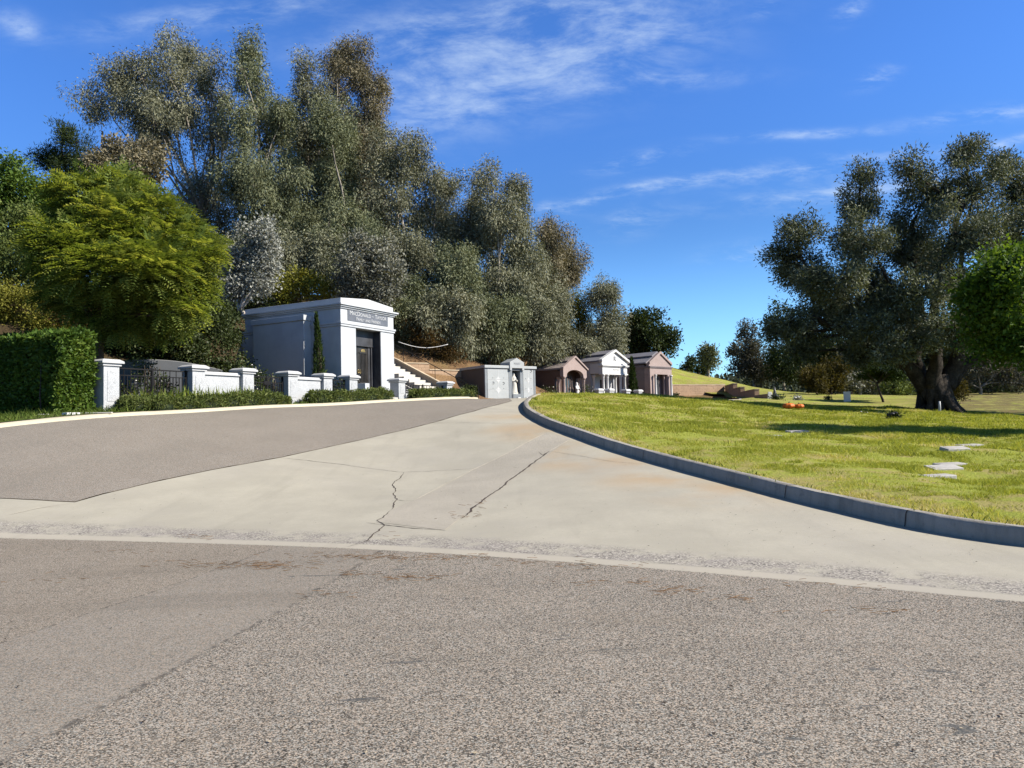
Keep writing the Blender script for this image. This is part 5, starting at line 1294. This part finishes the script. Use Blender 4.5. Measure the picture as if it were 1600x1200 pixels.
# ------------------------------------------------------------------ right hand side
def olive():
    Y = 40.0; q = at(1462, 634, Y); base = Vector((q.x, q.y, h1(q.x, q.y) + .1))
    root = empty('olive_tree', 'huge old olive tree with several thick leaning trunks on the lawn', 'tree', base)
    px = [(1248, 372, 38, 34, -1), (1225, 402, 28, 32, 0), (1262, 425, 40, 40, 1), (1350, 275, 26, 26, 0), (1340, 330, 36, 44, 1), (1352, 380, 52, 46, -2), (1425, 268, 28, 30, -1), (1440, 320, 44, 52, 0), (1424, 385, 48, 52, 2),
          (1508, 242, 36, 30, 1), (1520, 300, 50, 56, -1), (1500, 370, 55, 60, -3), (1585, 290, 40, 44, 2), (1640, 330, 50, 60, 0), (1590, 370, 50, 60, -2), (1555, 262, 24, 24, 0),
          (1300, 440, 52, 44, -2), (1365, 450, 58, 48, 2), (1440, 460, 58, 50, -3), (1520, 450, 60, 52, 2), (1240, 505, 36, 24, -1), (1290, 492, 44, 30, 2), (1350, 515, 50, 30, -2), (1420, 525, 44, 30, 3), (1500, 520, 55, 36, -3), (1570, 510, 50, 40, 3), (1620, 450, 60, 60, 2), (1215, 520, 26, 18, 0), (1270, 530, 30, 18, 1), (1330, 545, 30, 16, 1), (1390, 555, 34, 18, -3), (1440, 560, 34, 18, 3), (1400, 490, 50, 36, 0), (1310, 480, 44, 30, 0), (1480, 560, 30, 20, 2.5), (1540, 545, 40, 22, 2), (1450, 400, 50, 50, 3), (1735, 400, 64, 60, -1), (1690, 480, 62, 52, 0), (1770, 480, 62, 52, 1), (1700, 340, 56, 54, 1), (1650, 520, 56, 40, -1), (1740, 545, 56, 34, 0), (1465, 515, 40, 30, -3.5), (1530, 500, 40, 34, -3.5), (1410, 535, 36, 22, -3), (1350, 560, 28, 14, 0), (1255, 550, 26, 14, 1)]  # unseen lobes beyond the right frame edge are added to shade the trunk
    bl = wblobs(base, px, Y, 1.25, 0, 9)
    v, f, rn, sc = leaf_cloud(bl, 290000, .185, .055, 901, clump=.24, droop=-.15, spread=1.0, per=44, subs=22, subr=(.24, .42), outw=.35, fill=.3)
    link_mesh('crown', np_mesh('crown', v, f, rn), LM['olive'], root)
    mb = MB(); rs = np.random.RandomState(31)
    P = lambda x, y, dy=0: at(x, y, Y + dy) - base
    # flared root base
    for k in range(11):
        a = 2 * pi * k / 11 + rs.uniform(-.2, .2); R = rs.uniform(.95, 1.7)
        mb.tube([(math.cos(a) * R, math.sin(a) * R, -.25), (math.cos(a) * R * .62, math.sin(a) * R * .62, .18), (math.cos(a) * .5, math.sin(a) * .5, .9), (math.cos(a) * .38, math.sin(a) * .38, 1.9)], [.09, .22, .34, .28], 9)
    forks = []
    for pts, r0, r1 in [
        ([P(1448, 610), P(1418, 572), P(1375, 548), P(1320, 520), P(1270, 495)], 0.429, 0.128),
        ([P(1440, 600, .4), P(1432, 560, .6), P(1440, 500, 1), P(1428, 430, 1.5), P(1425, 350, 1)], 0.390, 0.104),
        ([P(1455, 605, -.3), P(1462, 560, -.6), P(1460, 500, -1), P(1470, 420, -1.5), P(1505, 320, -1)], 0.390, 0.104),
        ([P(1478, 605), P(1495, 560), P(1515, 510), P(1545, 450), P(1580, 370)], 0.484, 0.120),
        ([P(1490, 600, .3), P(1512, 565, .3), P(1545, 553, .3), P(1580, 556, .4), P(1620, 545, .6)], 0.265, 0.096),
        ([P(1405, 568, .1), P(1380, 510, .5), P(1352, 440, 1), P(1345, 350, 1)], 0.203, 0.064),
        ([P(1330, 524, 0), P(1290, 460, -.5), P(1250, 400, -.6)], 0.133, 0.040),
        ([P(1440, 520, 1), P(1400, 460, -1.5), P(1370, 400, -2)], 0.156, 0.040), ([P(1515, 510, 0), P(1500, 420, 1), P(1520, 300, 1)], 0.203, 0.048), ([P(1550, 440, 0), P(1610, 400, 1), P(1640, 340, 1)], 0.156, 0.040)]:
        forks.append(pts)
        # resample with wiggle
        k = len(pts); fine = smooth(pts, 4); mb.tube([p + Vector(rs.uniform(-.06, .06, 3)) for p in fine], [r0 + (r1 - r0) * i / (len(fine) - 1) for i in range(len(fine))], 9)
    allp = [p for pts in forks for p in smooth(pts, 4)]
    cen = np.array([b[0] for b in bl])
    for b in bl:
        c = Vector(b[0]); cand = [p for p in allp if p.z < c.z + .3] or allp
        s_ = min(cand, key=lambda p: (p - c).length); limb(mb, s_, c, .11, .04, .08, rs, 6, 5)
    for s_ in sc:
        j = np.argmin(((cen - s_) ** 2).sum(1)); limb(mb, cen[j], s_, .045, .01, .1, rs, 3, 3)
    mb.build('trunk', BK['olivebark'], root, True)
olive()
tree('leafy_tree', 'bright green glossy tree cut off by the right edge', 'tree', ground_at(1690, 24), [(1565, 415, 46, 36, -.5), (1612, 405, 60, 42, .6), (1545, 462, 48, 44, .3), (1600, 470, 70, 60, -1), (1548, 520, 38, 34, .6), (1600, 535, 60, 40, 0), (1680, 440, 80, 80, 1), (1670, 530, 80, 50, -1), (1760, 470, 80, 90, 0), (1518, 482, 26, 24, 0)], 24, 52000, .14, .08, LM['ficus'], BK['dark'], 951, r0=.2, clump=.2, per=16, subs=13)

far = [('leafy_tree', 'grey olive tree standing on the slope at left end of the far trees', 1180, 112, [(1182, 555, 30, 30), (1168, 525, 14, 20), (1150, 548, 14, 10), (1195, 580, 26, 18), (1160, 575, 18, 16)], 5600, 'bare', 'pale'),
       ('leafy_tree', 'tall dark tree behind the olive tree, left side', 1225, 106, [(1222, 500, 26, 26), (1232, 535, 30, 34), (1245, 575, 36, 24), (1215, 575, 22, 20)], 6000, 'dark', 'pale'),
       ('leafy_tree', 'dark green tree between the tall dark tree and the yellow one', 1268, 100, [(1262, 555, 34, 28), (1278, 590, 28, 18), (1300, 560, 26, 20)], 4200, 'dark', 'dark'),
       ('young_tree', 'small yellowing young tree on a thin stem', 1278, 72, [(1268, 588, 18, 16), (1284, 598, 16, 12)], 1500, 'autumn', 'brown'),
       ('young_tree', 'rounder yellow brown young tree beside the small yellowing one', 1298, 74, [(1300, 578, 24, 20), (1296, 598, 22, 14)], 2600, 'autumn', 'brown'),
       ('leafy_tree', 'grey green tree with thin pale trunk behind the white sign', 1345, 92, [(1340, 560, 32, 28), (1330, 590, 28, 18), (1365, 585, 26, 20)], 4200, 'silverdark', 'pale'),
       ('pine', 'dark spreading pine with layered crown left of the olive trunk', 1378, 62, [(1352, 572, 26, 10), (1385, 560, 34, 12), (1375, 585, 36, 10), (1405, 580, 22, 12), (1345, 555, 18, 8)], 5200, 'cyp', 'dark'),
       ('leafy_bush', 'pale green rounded bush left of the olive trunk', 1396, 84, [(1396, 606, 20, 12), (1410, 612, 12, 8)], 1600, 'mound', 'brown'),
       ('leafy_bush', 'grey green bush between the pine and the olive trunk', 1420, 96, [(1420, 598, 30, 20), (1440, 580, 26, 26), (1375, 600, 24, 16)], 3600, 'silverdark', 'brown'),
       ('bare_tree', 'wide half bare grey tree right of the olive trunk', 1530, 82, [(1505, 590, 26, 16), (1530, 570, 36, 20), (1565, 580, 32, 18), (1545, 595, 36, 14), (1588, 598, 20, 10)], 3600, 'bare', 'pale'),
       ('leafy_bush', 'shaded brown green shrub close behind the olive trunk', 1490, 58, [(1488, 605, 14, 14), (1498, 615, 10, 10)], 900, 'autumn', 'brown'),
       ('leafy_tree', 'dark tree at the right edge behind the half bare tree', 1610, 110, [(1600, 560, 40, 36), (1570, 605, 40, 14), (1640, 590, 40, 30)], 5000, 'farleaf', 'dark'),
       ('leafy_tree', 'dark tree filling the gap under the olive branches, left of the pine', 1330, 98, [(1318, 545, 34, 30), (1345, 575, 34, 28), (1300, 585, 24, 20)], 4600, 'dark', 'dark'),
       ('leafy_tree', 'olive green tree directly behind the olive trunk', 1455, 104, [(1440, 560, 36, 32), (1475, 575, 30, 28), (1410, 570, 28, 24)], 4600, 'farleaf', 'dark'),
       ('hedge_row', 'low dark hedge row in shade along the far right lawn', 1540, 88, [(1515, 612, 40, 9), (1580, 610, 44, 10), (1640, 608, 44, 11), (1460, 613, 30, 8)], 3600, 'dark', 'dark'),
       ('leafy_tree', 'tall grey green tree rising behind the low left branches of the olive', 1295, 118, [(1275, 520, 30, 28), (1310, 505, 28, 26), (1295, 550, 40, 30), (1260, 560, 24, 26)], 5200, 'farleaf', 'dark'),
       ('leafy_tree', 'dull green tree between pine and olive trunk, far behind', 1400, 120, [(1385, 540, 34, 28), (1420, 555, 30, 30), (1365, 560, 28, 26)], 5200, 'farleaf', 'dark'),
       ('young_tree', 'lone small tree standing on the crest of the grassy slope', 1107, 96, [(1108, 552, 12, 9), (1102, 562, 11, 8), (1115, 565, 12, 6)], 1500, 'eucgreen', 'pale'),
       ('crest_bush', 'low dark bush on the slope crest left of the lone tree', 1070, 100, [(1073, 576, 9, 5), (1080, 566, 3, 8)], 600, 'dark', 'brown'),
       ('crest_bush', 'low dark bush right beneath the lone tree', 1092, 98, [(1094, 580, 13, 5)], 600, 'dark', 'brown')]
for i, (nm, lb, px, Y, bl, n, mt, bk) in enumerate(far):
    s_ = Y / 60
    tree(nm, lb, 'bush' if 'bush' in nm else 'tree', ground_at(px, Y), bl, Y, int(n * 1.9), .21 * s_, .09 * s_, LM[mt], BK[bk], 1000 + 13 * i, r0=.11 * s_ if Y > 75 else .09, jit=1.2, clump=min(.22 * s_, .02 * s_ * max(b[2] for b in bl)), per=14, subs=14, flat=.45 if nm == 'pine' else 1, trunk_to=at(1106, 568, Y) if px == 1107 else None)
# far wooded slopes
def far_wood():
    r = np.random.RandomState(41); bl = []
    for px in np.arange(1128, 1800, 17):
        Y = r.uniform(150, 210); yt = np.interp(px, [1128, 1160, 1210, 1330, 1480, 1560, 1800], [604, 596, 582, 556, 540, 520, 470])
        for k in range(6):
            y_ = r.uniform(yt, 628); c = at(px + r.uniform(-8, 8), y_, Y + r.uniform(-10, 14)); s_ = Y / F
            bl.append((tuple(c), r.uniform(12, 22) * s_, r.uniform(12, 22) * s_, r.uniform(9, 15) * s_))
    v, f, rn, sc = leaf_cloud(bl, 70000, 1.1, .6, 43, clump=1.0, per=14, subs=9)
    o = link_mesh('far_wood', np_mesh('far_wood', v, f, rn), LM['farleaf']); o['kind'] = 'stuff'; o['label'] = 'hazy green wood on the far slopes behind the lawn'
far_wood()
# ------------------------------------------------------------------ grass, grave things, litter
def blades(name, poly, n, zf, off, mat, seed, hgt, wid, keep=None, ymax=48, dens=1.0):
    r = np.random.RandomState(seed); P = np.array([tuple(p) for p in poly])
    # sample on a polar fan so that near turf is denser
    rad = np.sqrt(r.uniform(6.0 ** 2, ymax ** 2, n * 3)) if dens == 0 else r.uniform(7.0, ymax, n * 3)
    an = np.radians(r.uniform(-38, 38, n * 3)); x = rad * np.sin(an); y = rad * np.cos(an)
    k = inside(P, x, y); x, y, rad = x[k][:n], y[k][:n], rad[k][:n]
    if keep is not None:
        k = keep(x, y, r); x, y, rad = x[k], y[k], rad[k]
    m = len(x); z = hh(x, y) + off + (zf(x, y) if zf else 0)
    s_ = np.clip(rad / 16, .75, 2.4)
    H = hgt * r.lognormal(0, .35, m) * (1 + .5 * np.clip(fbm2(x, y, 2.2, 6), -1, 1)) * np.clip(s_, .8, 1.5); Wd = wid * s_ * r.uniform(.7, 1.3, m)
    a = r.uniform(0, 2 * pi, m); le = r.uniform(.3, 1.5, m) * H; la = r.uniform(0, 2 * pi, m)
    v = np.empty((m, 3, 3)); v[:, 0] = np.stack([x - np.cos(a) * Wd, y - np.sin(a) * Wd, z - .01], 1); v[:, 1] = np.stack([x + np.cos(a) * Wd, y + np.sin(a) * Wd, z - .01], 1)
    v[:, 2] = np.stack([x + np.cos(la) * le, y + np.sin(la) * le, z + H], 1)
    dry = np.clip(fbm2(x, y, 1.9, 21) * .8 - .3, 0, 1) * .28
    dk = np.full(m, 9.0)
    if name == 'lawn_grass':
        for p in kerb_line[::3]: dk = np.minimum(dk, np.hypot(x - p.x, y - p.y))
    dry = dry + np.exp(-dk / 1.2) * .46 * (fbm2(x, y, 1.7, 77) > -.25)
    rn = np.clip(r.normal(.40, .17, m) + dry * 1.3, 0, 1)
    o = link_mesh(name, np_mesh(name, v.reshape(-1, 3), np.arange(m * 3).reshape(-1, 3), np.repeat(rn, 3)), mat); o['kind'] = 'stuff'
    return o
slabs = []
def marker(px, py, Y, w_, d_, label, tilt=.0, rz=.25):
    p = gp(px, py, LH); z = p.z + float(lawn_z(np.array([p.x]), np.array([p.y]))[0])
    o = empty('grave_marker', label, 'grave marker', (p.x, p.y, z), rz, 'flat stone grave markers in the lawn'); o.rotation_euler = (tilt, 0, rz)
    MB().box(-w_ / 2, w_ / 2, -d_ / 2, d_ / 2, -.1, .055).build('slab', M['plaque'], o, bevel=.012)
    MB().box(-w_ / 2 + .06, w_ / 2 - .06, -d_ / 2 + .05, d_ / 2 - .05, .0555, .061).build('inscription_panel', M['plaque'], o, bevel=.003)
    slabs.append((p.x, p.y, w_ / 2 + .03, d_ / 2 + .03, rz))
marker(1462, 744, 0, .66, 0.27, 'flat grave marker nearest the camera, half buried in grass', .05)
marker(1474, 733, 0, .68, 0.29, 'widest pale grave marker, second nearest the camera', .22)
marker(1484, 720, 0, .66, 0.27, 'third flat grave marker of the sunken row', .08)
marker(1492, 708, 0, .62, 0.27, 'fourth flat grave marker of the sunken row', .2)
marker(1514, 697, 0, .7, 0.29, 'fifth grave marker at the edge of the tree shadow', .05)
marker(1526, 689, 0, .7, 0.29, 'sixth grave marker lying in the tree shadow', .1)
marker(1246, 678, 0, .66, 0.29, 'lone pale grave marker in the middle of the lawn', .1)
marker(1205, 684, 0, .55, 0.24, 'half hidden grave marker left of the lone pale one', .05)
def keep(x, y, r):
    k = np.ones(len(x), bool)
    for sx, sy, hw, hd, rz in slabs:
        c, s_ = math.cos(-rz), math.sin(-rz); u = (x - sx) * c - (y - sy) * s_; v = (x - sx) * s_ + (y - sy) * c
        k &= ~((np.abs(u) < hw) & (np.abs(v) < hd))
    bare = fbm2(x, y, 1.1, 33) + .5 * fbm2(x, y, 4.0, 34)
    k &= (bare < .45) | (r.uniform(0, 1, len(x)) < .22)
    pit = fbm2(x, y, 3.1, 91) + .5 * fbm2(x, y, 9.0, 92)
    k &= pit < .9
    return k
blades('lawn_grass', lp, 560000, lawn_z, LH, LM['grass'], 51, .034, .0072, keep)
blades('verge_grass', vp, 45000, None, .10, LM['vgrass'], 52, .07, .010, None, 34)
# longer weeds on the kerb edge
def weeds():
    r = np.random.RandomState(61); V, F_, R = [], [], []
    pts = [p for p in resample(offset_line(kerb_line, .27), .05, False) if 7.5 < p.y < 34]
    for i, p in enumerate(pts):
        dens = .35 + .65 * max(0, math.sin(i * .05) + .4 * math.sin(i * .21))
        for k in range(r.poisson(1.9 * dens)):
            x, y = p.x + r.normal(0, .10) + .05, p.y + r.normal(0, .08); z = h1(x, y) + LH; a = r.uniform(0, 2 * pi); ln = r.uniform(.05, .13); le = r.uniform(.5, 1.3) * ln; w_ = r.uniform(.006, .013); b0 = len(V); c = r.uniform(0, .7)
            dx, dy = math.cos(a), math.sin(a)
            for s_ in (0, .5, 1):
                for sg in (-1, 1): V.append((x + dx * le * s_ ** 1.4 - dy * w_ * (1 - s_ * .9) * sg, y + dy * le * s_ ** 1.4 + dx * w_ * (1 - s_ * .9) * sg, z + ln * (s_ - .35 * s_ * s_))); R.append(c)
            F_ += [(b0, b0 + 1, b0 + 3, b0 + 2), (b0 + 2, b0 + 3, b0 + 5, b0 + 4)]
    o = link_mesh('edge_weeds', np_mesh('edge_weeds', np.array(V), np.array(F_), np.array(R)), LM['vgrass']); o['kind'] = 'stuff'
weeds()

# graveside things
M['orange'] = stone('orange_petal', (.72, .17, .02), .25, .6, .3, 8); M['black'] = stone('black_plastic', (.03, .03, .035), .2, .6, .3); M['sign'] = stone('white_sign', (.80, .80, .80), .02, .6, .3)
def lawn_pt(px, py):
    p = gp(px, py, LH); return Vector((p.x, p.y, p.z + float(lawn_z(np.array([p.x]), np.array([p.y]))[0])))
def bouquet(px, py, label, mat, n, R, seed, leaves='dark', cat='flowers'):
    p = lawn_pt(px, py); o = empty('flower_bunch', label, cat, p); r = np.random.RandomState(seed)
    v, f, rn, sc = leaf_cloud([((0, 0, R * .4), R * 1.1, R * .8, R * .4)], 260, R * .45, R * .18, seed, clump=R * .3, per=10, subs=6)
    link_mesh('leaves', np_mesh('leaves', v, f, rn), LM[leaves], o)
    for k in range(n):
        m = MB(); s_ = R * r.uniform(.28, .42); m.lathe([(.01, -s_ * .6), (s_ * .8, -s_ * .3), (s_, .1 * s_), (s_ * .7, s_ * .5), (s_ * .2, s_ * .6)], 0, 0, 9)
        b = m.build('flower', mat, o, True); b.location = (r.normal(0, R * .5), r.normal(0, R * .4), R * r.uniform(.4, .9))
p = lawn_pt(1240, 641)
for k, (dx, dy, s_, lb) in enumerate([(-.22, 0, .30, 'larger orange pumpkin lying on the shaded lawn'), (.22, -.1, .24, 'smaller orange pumpkin beside the larger one')]):
    o = empty('pumpkin', lb, 'pumpkin', (p.x + dx, p.y + dy, p.z + .02), k); m = MB(); n = 40; prof = [(.15, .05), (.7, .12), (.98, .4), (1, .6), (.85, .95), (.5, 1.1), (.15, 1.02)]
    vs = [(r_ * s_ * (1 - .09 * abs(math.sin(4 * (2 * pi * j / n)))) * math.cos(2 * pi * j / n), r_ * s_ * (1 - .09 * abs(math.sin(4 * (2 * pi * j / n)))) * math.sin(2 * pi * j / n), z_ * s_ * .8) for r_, z_ in prof for j in range(n)]
    m.add(vs, [(i * n + j, i * n + (j + 1) % n, (i + 1) * n + (j + 1) % n, (i + 1) * n + j) for i in range(len(prof) - 1) for j in range(n)] + [tuple(range((len(prof) - 1) * n, len(prof) * n))])
    m.build('skin', M['orange'], o, True); MB().tube([(0, 0, s_ * .7), (.01, 0, s_ * .95), (.05, .02, s_ * 1.1)], [.04, .025, .03], 6).build('stalk', BK['brown'], o, True)
bouquet(1396, 655, 'dark wilted flower bunch on the lawn in front of the olive tree', M['black'], 7, .28, 71)
bouquet(1352, 648, 'small pale flower bunch in the lawn shadow', M['sign'], 3, .13, 72)
bouquet(1215, 626, 'dark flower bunch beside the lowest wall section', M['black'], 5, .42, 73)
bouquet(1246, 626, 'grey green flower bunch in front of the far lawn edge', M['sign'], 3, .38, 74, 'silver')
bouquet(1294, 626, 'small dark and white flower bunch left of the white sign', M['black'], 4, .3, 75)
bouquet(1055, 619, 'dark flower bunch at the foot of the long tan wall', M['black'], 4, .3, 77)
q = lawn_pt(1203, 624); o = MB().frus(-.2, .2, -.12, .12, -.1, .55, .05).build('headstone', M['whitemarble'], None, bevel=.03); o.location = q; tag(o, 'tiny white headstone near the lowest wall section', 'headstone')
q = lawn_pt(1211, 624); o = MB().lathe([(.22, -.1), (.2, .2), (.12, .6), (.03, 1.0)], 0, 0, 8).build('grave_vase', M['monument'], None, True); o.location = q; tag(o, 'pointed dark grave vase beside the tiny white headstone', 'vase')
def sign():
    q = at(1324, 630, 62); z = h1(q.x, q.y) + LH; o = empty('lawn_sign', 'small white upright sign board on the far lawn', 'sign', (q.x, q.y, z), -.15)
    MB().box(-.27, .27, -.02, .02, .02, .85).build('board', M['sign'], o, bevel=.008)
    for x in (-.2, .2): MB().box(x - .015, x + .015, .021, .05, -.3, .8).build('leg', M['black'], o)
sign()
q = lawn_pt(1468, 645); o = MB().tube([(0, 0, -.1), (.02, 0, .25), (.03, .01, .5)], [.07, .06, .05], 8).build('stake', M['pillar'], None, True); o.location = q; tag(o, 'short pale stake in front of the olive trunk', 'stake')
def path_strip(): pass
# valve cover and loose board on the left verge
def verge_pt(px, py): p = gp(px, py, .1); return p
p = verge_pt(111, 648); o = empty('valve_cover', 'small white valve cover sunk in the left verge', 'valve cover', p, FA); MB().box(-.2, .2, -.12, .12, -.05, .06).build('lid', M['whitemarble'], o, bevel=.01)
for x in (-.06, .08): MB().box(x - .02, x + .02, -.125, -.119, .0, .05).build('hole', M['black'], o)
p = verge_pt(148, 646); o = MB().box(-.5, .5, -.06, .06, 0, .03).build('loose_board', M['stairs'], None, bevel=.005); o.location = p; o.rotation_euler.z = FA - 1.0; tag(o, 'pale loose board lying on the verge by the hedge', 'board')
p = verge_pt(68, 648); o = MB().box(-.14, .14, -.02, .02, 0, .02).build('loose_stick', M['stairs'], None, bevel=.004); o.location = p; o.rotation_euler.z = .4; tag(o, 'short pale stick lying in the verge grass', 'stick')

# white pipe sagging across the bank
def pipe():
    a, b = at(622, 534, 48.5), at(700, 538, 50); pts = []
    for i in range(15):
        s_ = i / 14; q = a.lerp(b, s_); pts.append(Vector((q.x, q.y, q.z - .30 * math.sin(pi * s_) )))
    for q in pts: q.z = max(q.z, h1(q.x, q.y) + .03)
    o = MB().tube([tuple(q) for q in pts], .02, 8).build('pipe', M['whitemarble'], None, True); tag(o, 'thin white pipe sagging across the bare dirt bank', 'pipe')
pipe()

# litter: pine needles, chips, leaf bits on the pavement
M['needle'] = stone('dry_needle', (.28, .165, .085), .35, .9, .1, 30); M['chip'] = stone('dark_chip', (.06, .045, .035), .5, .9, .1, 20); M['palechip'] = stone('pale_chip', (.50, .42, .30), .2, .9, .1, 20)
def needles():
    r = np.random.RandomState(81); m = MB()
    cl = [(300, 882, 26, 60), (380, 884, 60, 150), (440, 886, 40, 130), (640, 903, 26, 110), (555, 898, 18, 50), (560, 870, 70, 160), (680, 872, 80, 160), (180, 862, 30, 25), (1060, 924, 22, 70), (1005, 914, 14, 30), (1160, 938, 26, 45), (920, 912, 20, 25), (950, 886, 60, 60), (1300, 918, 60, 40), (310, 838, 18, 40), (620, 838, 10, 12), (730, 806, 16, 45), (745, 790, 14, 30), (500, 930, 40, 30), (1380, 955, 80, 50), (60, 905, 50, 30), (870, 880, 40, 30)]
    for px, py, sp, n in cl:
        for k in range(int(n * .38)):
            p = gp(px + r.normal(0, sp), py + r.normal(0, 3.2), .012); a = r.uniform(-.5, .5) + (pi if r.uniform() < .5 else 0); l = r.uniform(.04, .13); d = Vector((math.cos(a), math.sin(a), r.uniform(-.05, .12)))
            q = p + d * l * .5 + Vector((0, 0, .012)); m.tube([p - d * l * .5 + Vector((0, 0, .006)), q + Vector((-d.y, d.x, 0)) * l * .1 - d * l * .3, q], .0022, 3)
    o = m.build('pine_needles', M['needle']); o['kind'] = 'stuff'
    for nm, mt, cnt, sz, sd in (('leaf_litter', M['chip'], 900, (.005, .018), 82), ('pale_litter', M['palechip'], 330, (.005, .017), 83)):
        r = np.random.RandomState(sd); m = MB()
        for k in range(cnt):
            u = r.uniform(); px = r.uniform(-20, 1620); py = 690 + 500 * u ** 1.3 if nm == 'pale_litter' else r.uniform(690, 900) if u < .75 else r.uniform(900, 1190)
            if nm == 'pale_litter' and py < 850 and r.uniform() < .7: continue
            if px > 1000 and py < 720 + (px - 1000) * .25: continue
            if px < 120 and py < 790 or py < 690: continue
            p = gp(px, py, .012); s_ = r.uniform(*sz); a = r.uniform(0, pi); c, s2 = math.cos(a) * s_, math.sin(a) * s_; e = r.uniform(.25, .7); hz = s_ * r.uniform(.1, .5)
            m.add([(p.x - c, p.y - s2, p.z + .003), (p.x + s2 * e, p.y - c * e, p.z + hz), (p.x + c, p.y + s2, p.z + .004), (p.x - s2 * e, p.y + c * e, p.z + hz * .6)], [(0, 1, 2, 3)])
        o = m.build(nm, mt); o['kind'] = 'stuff'
needles()
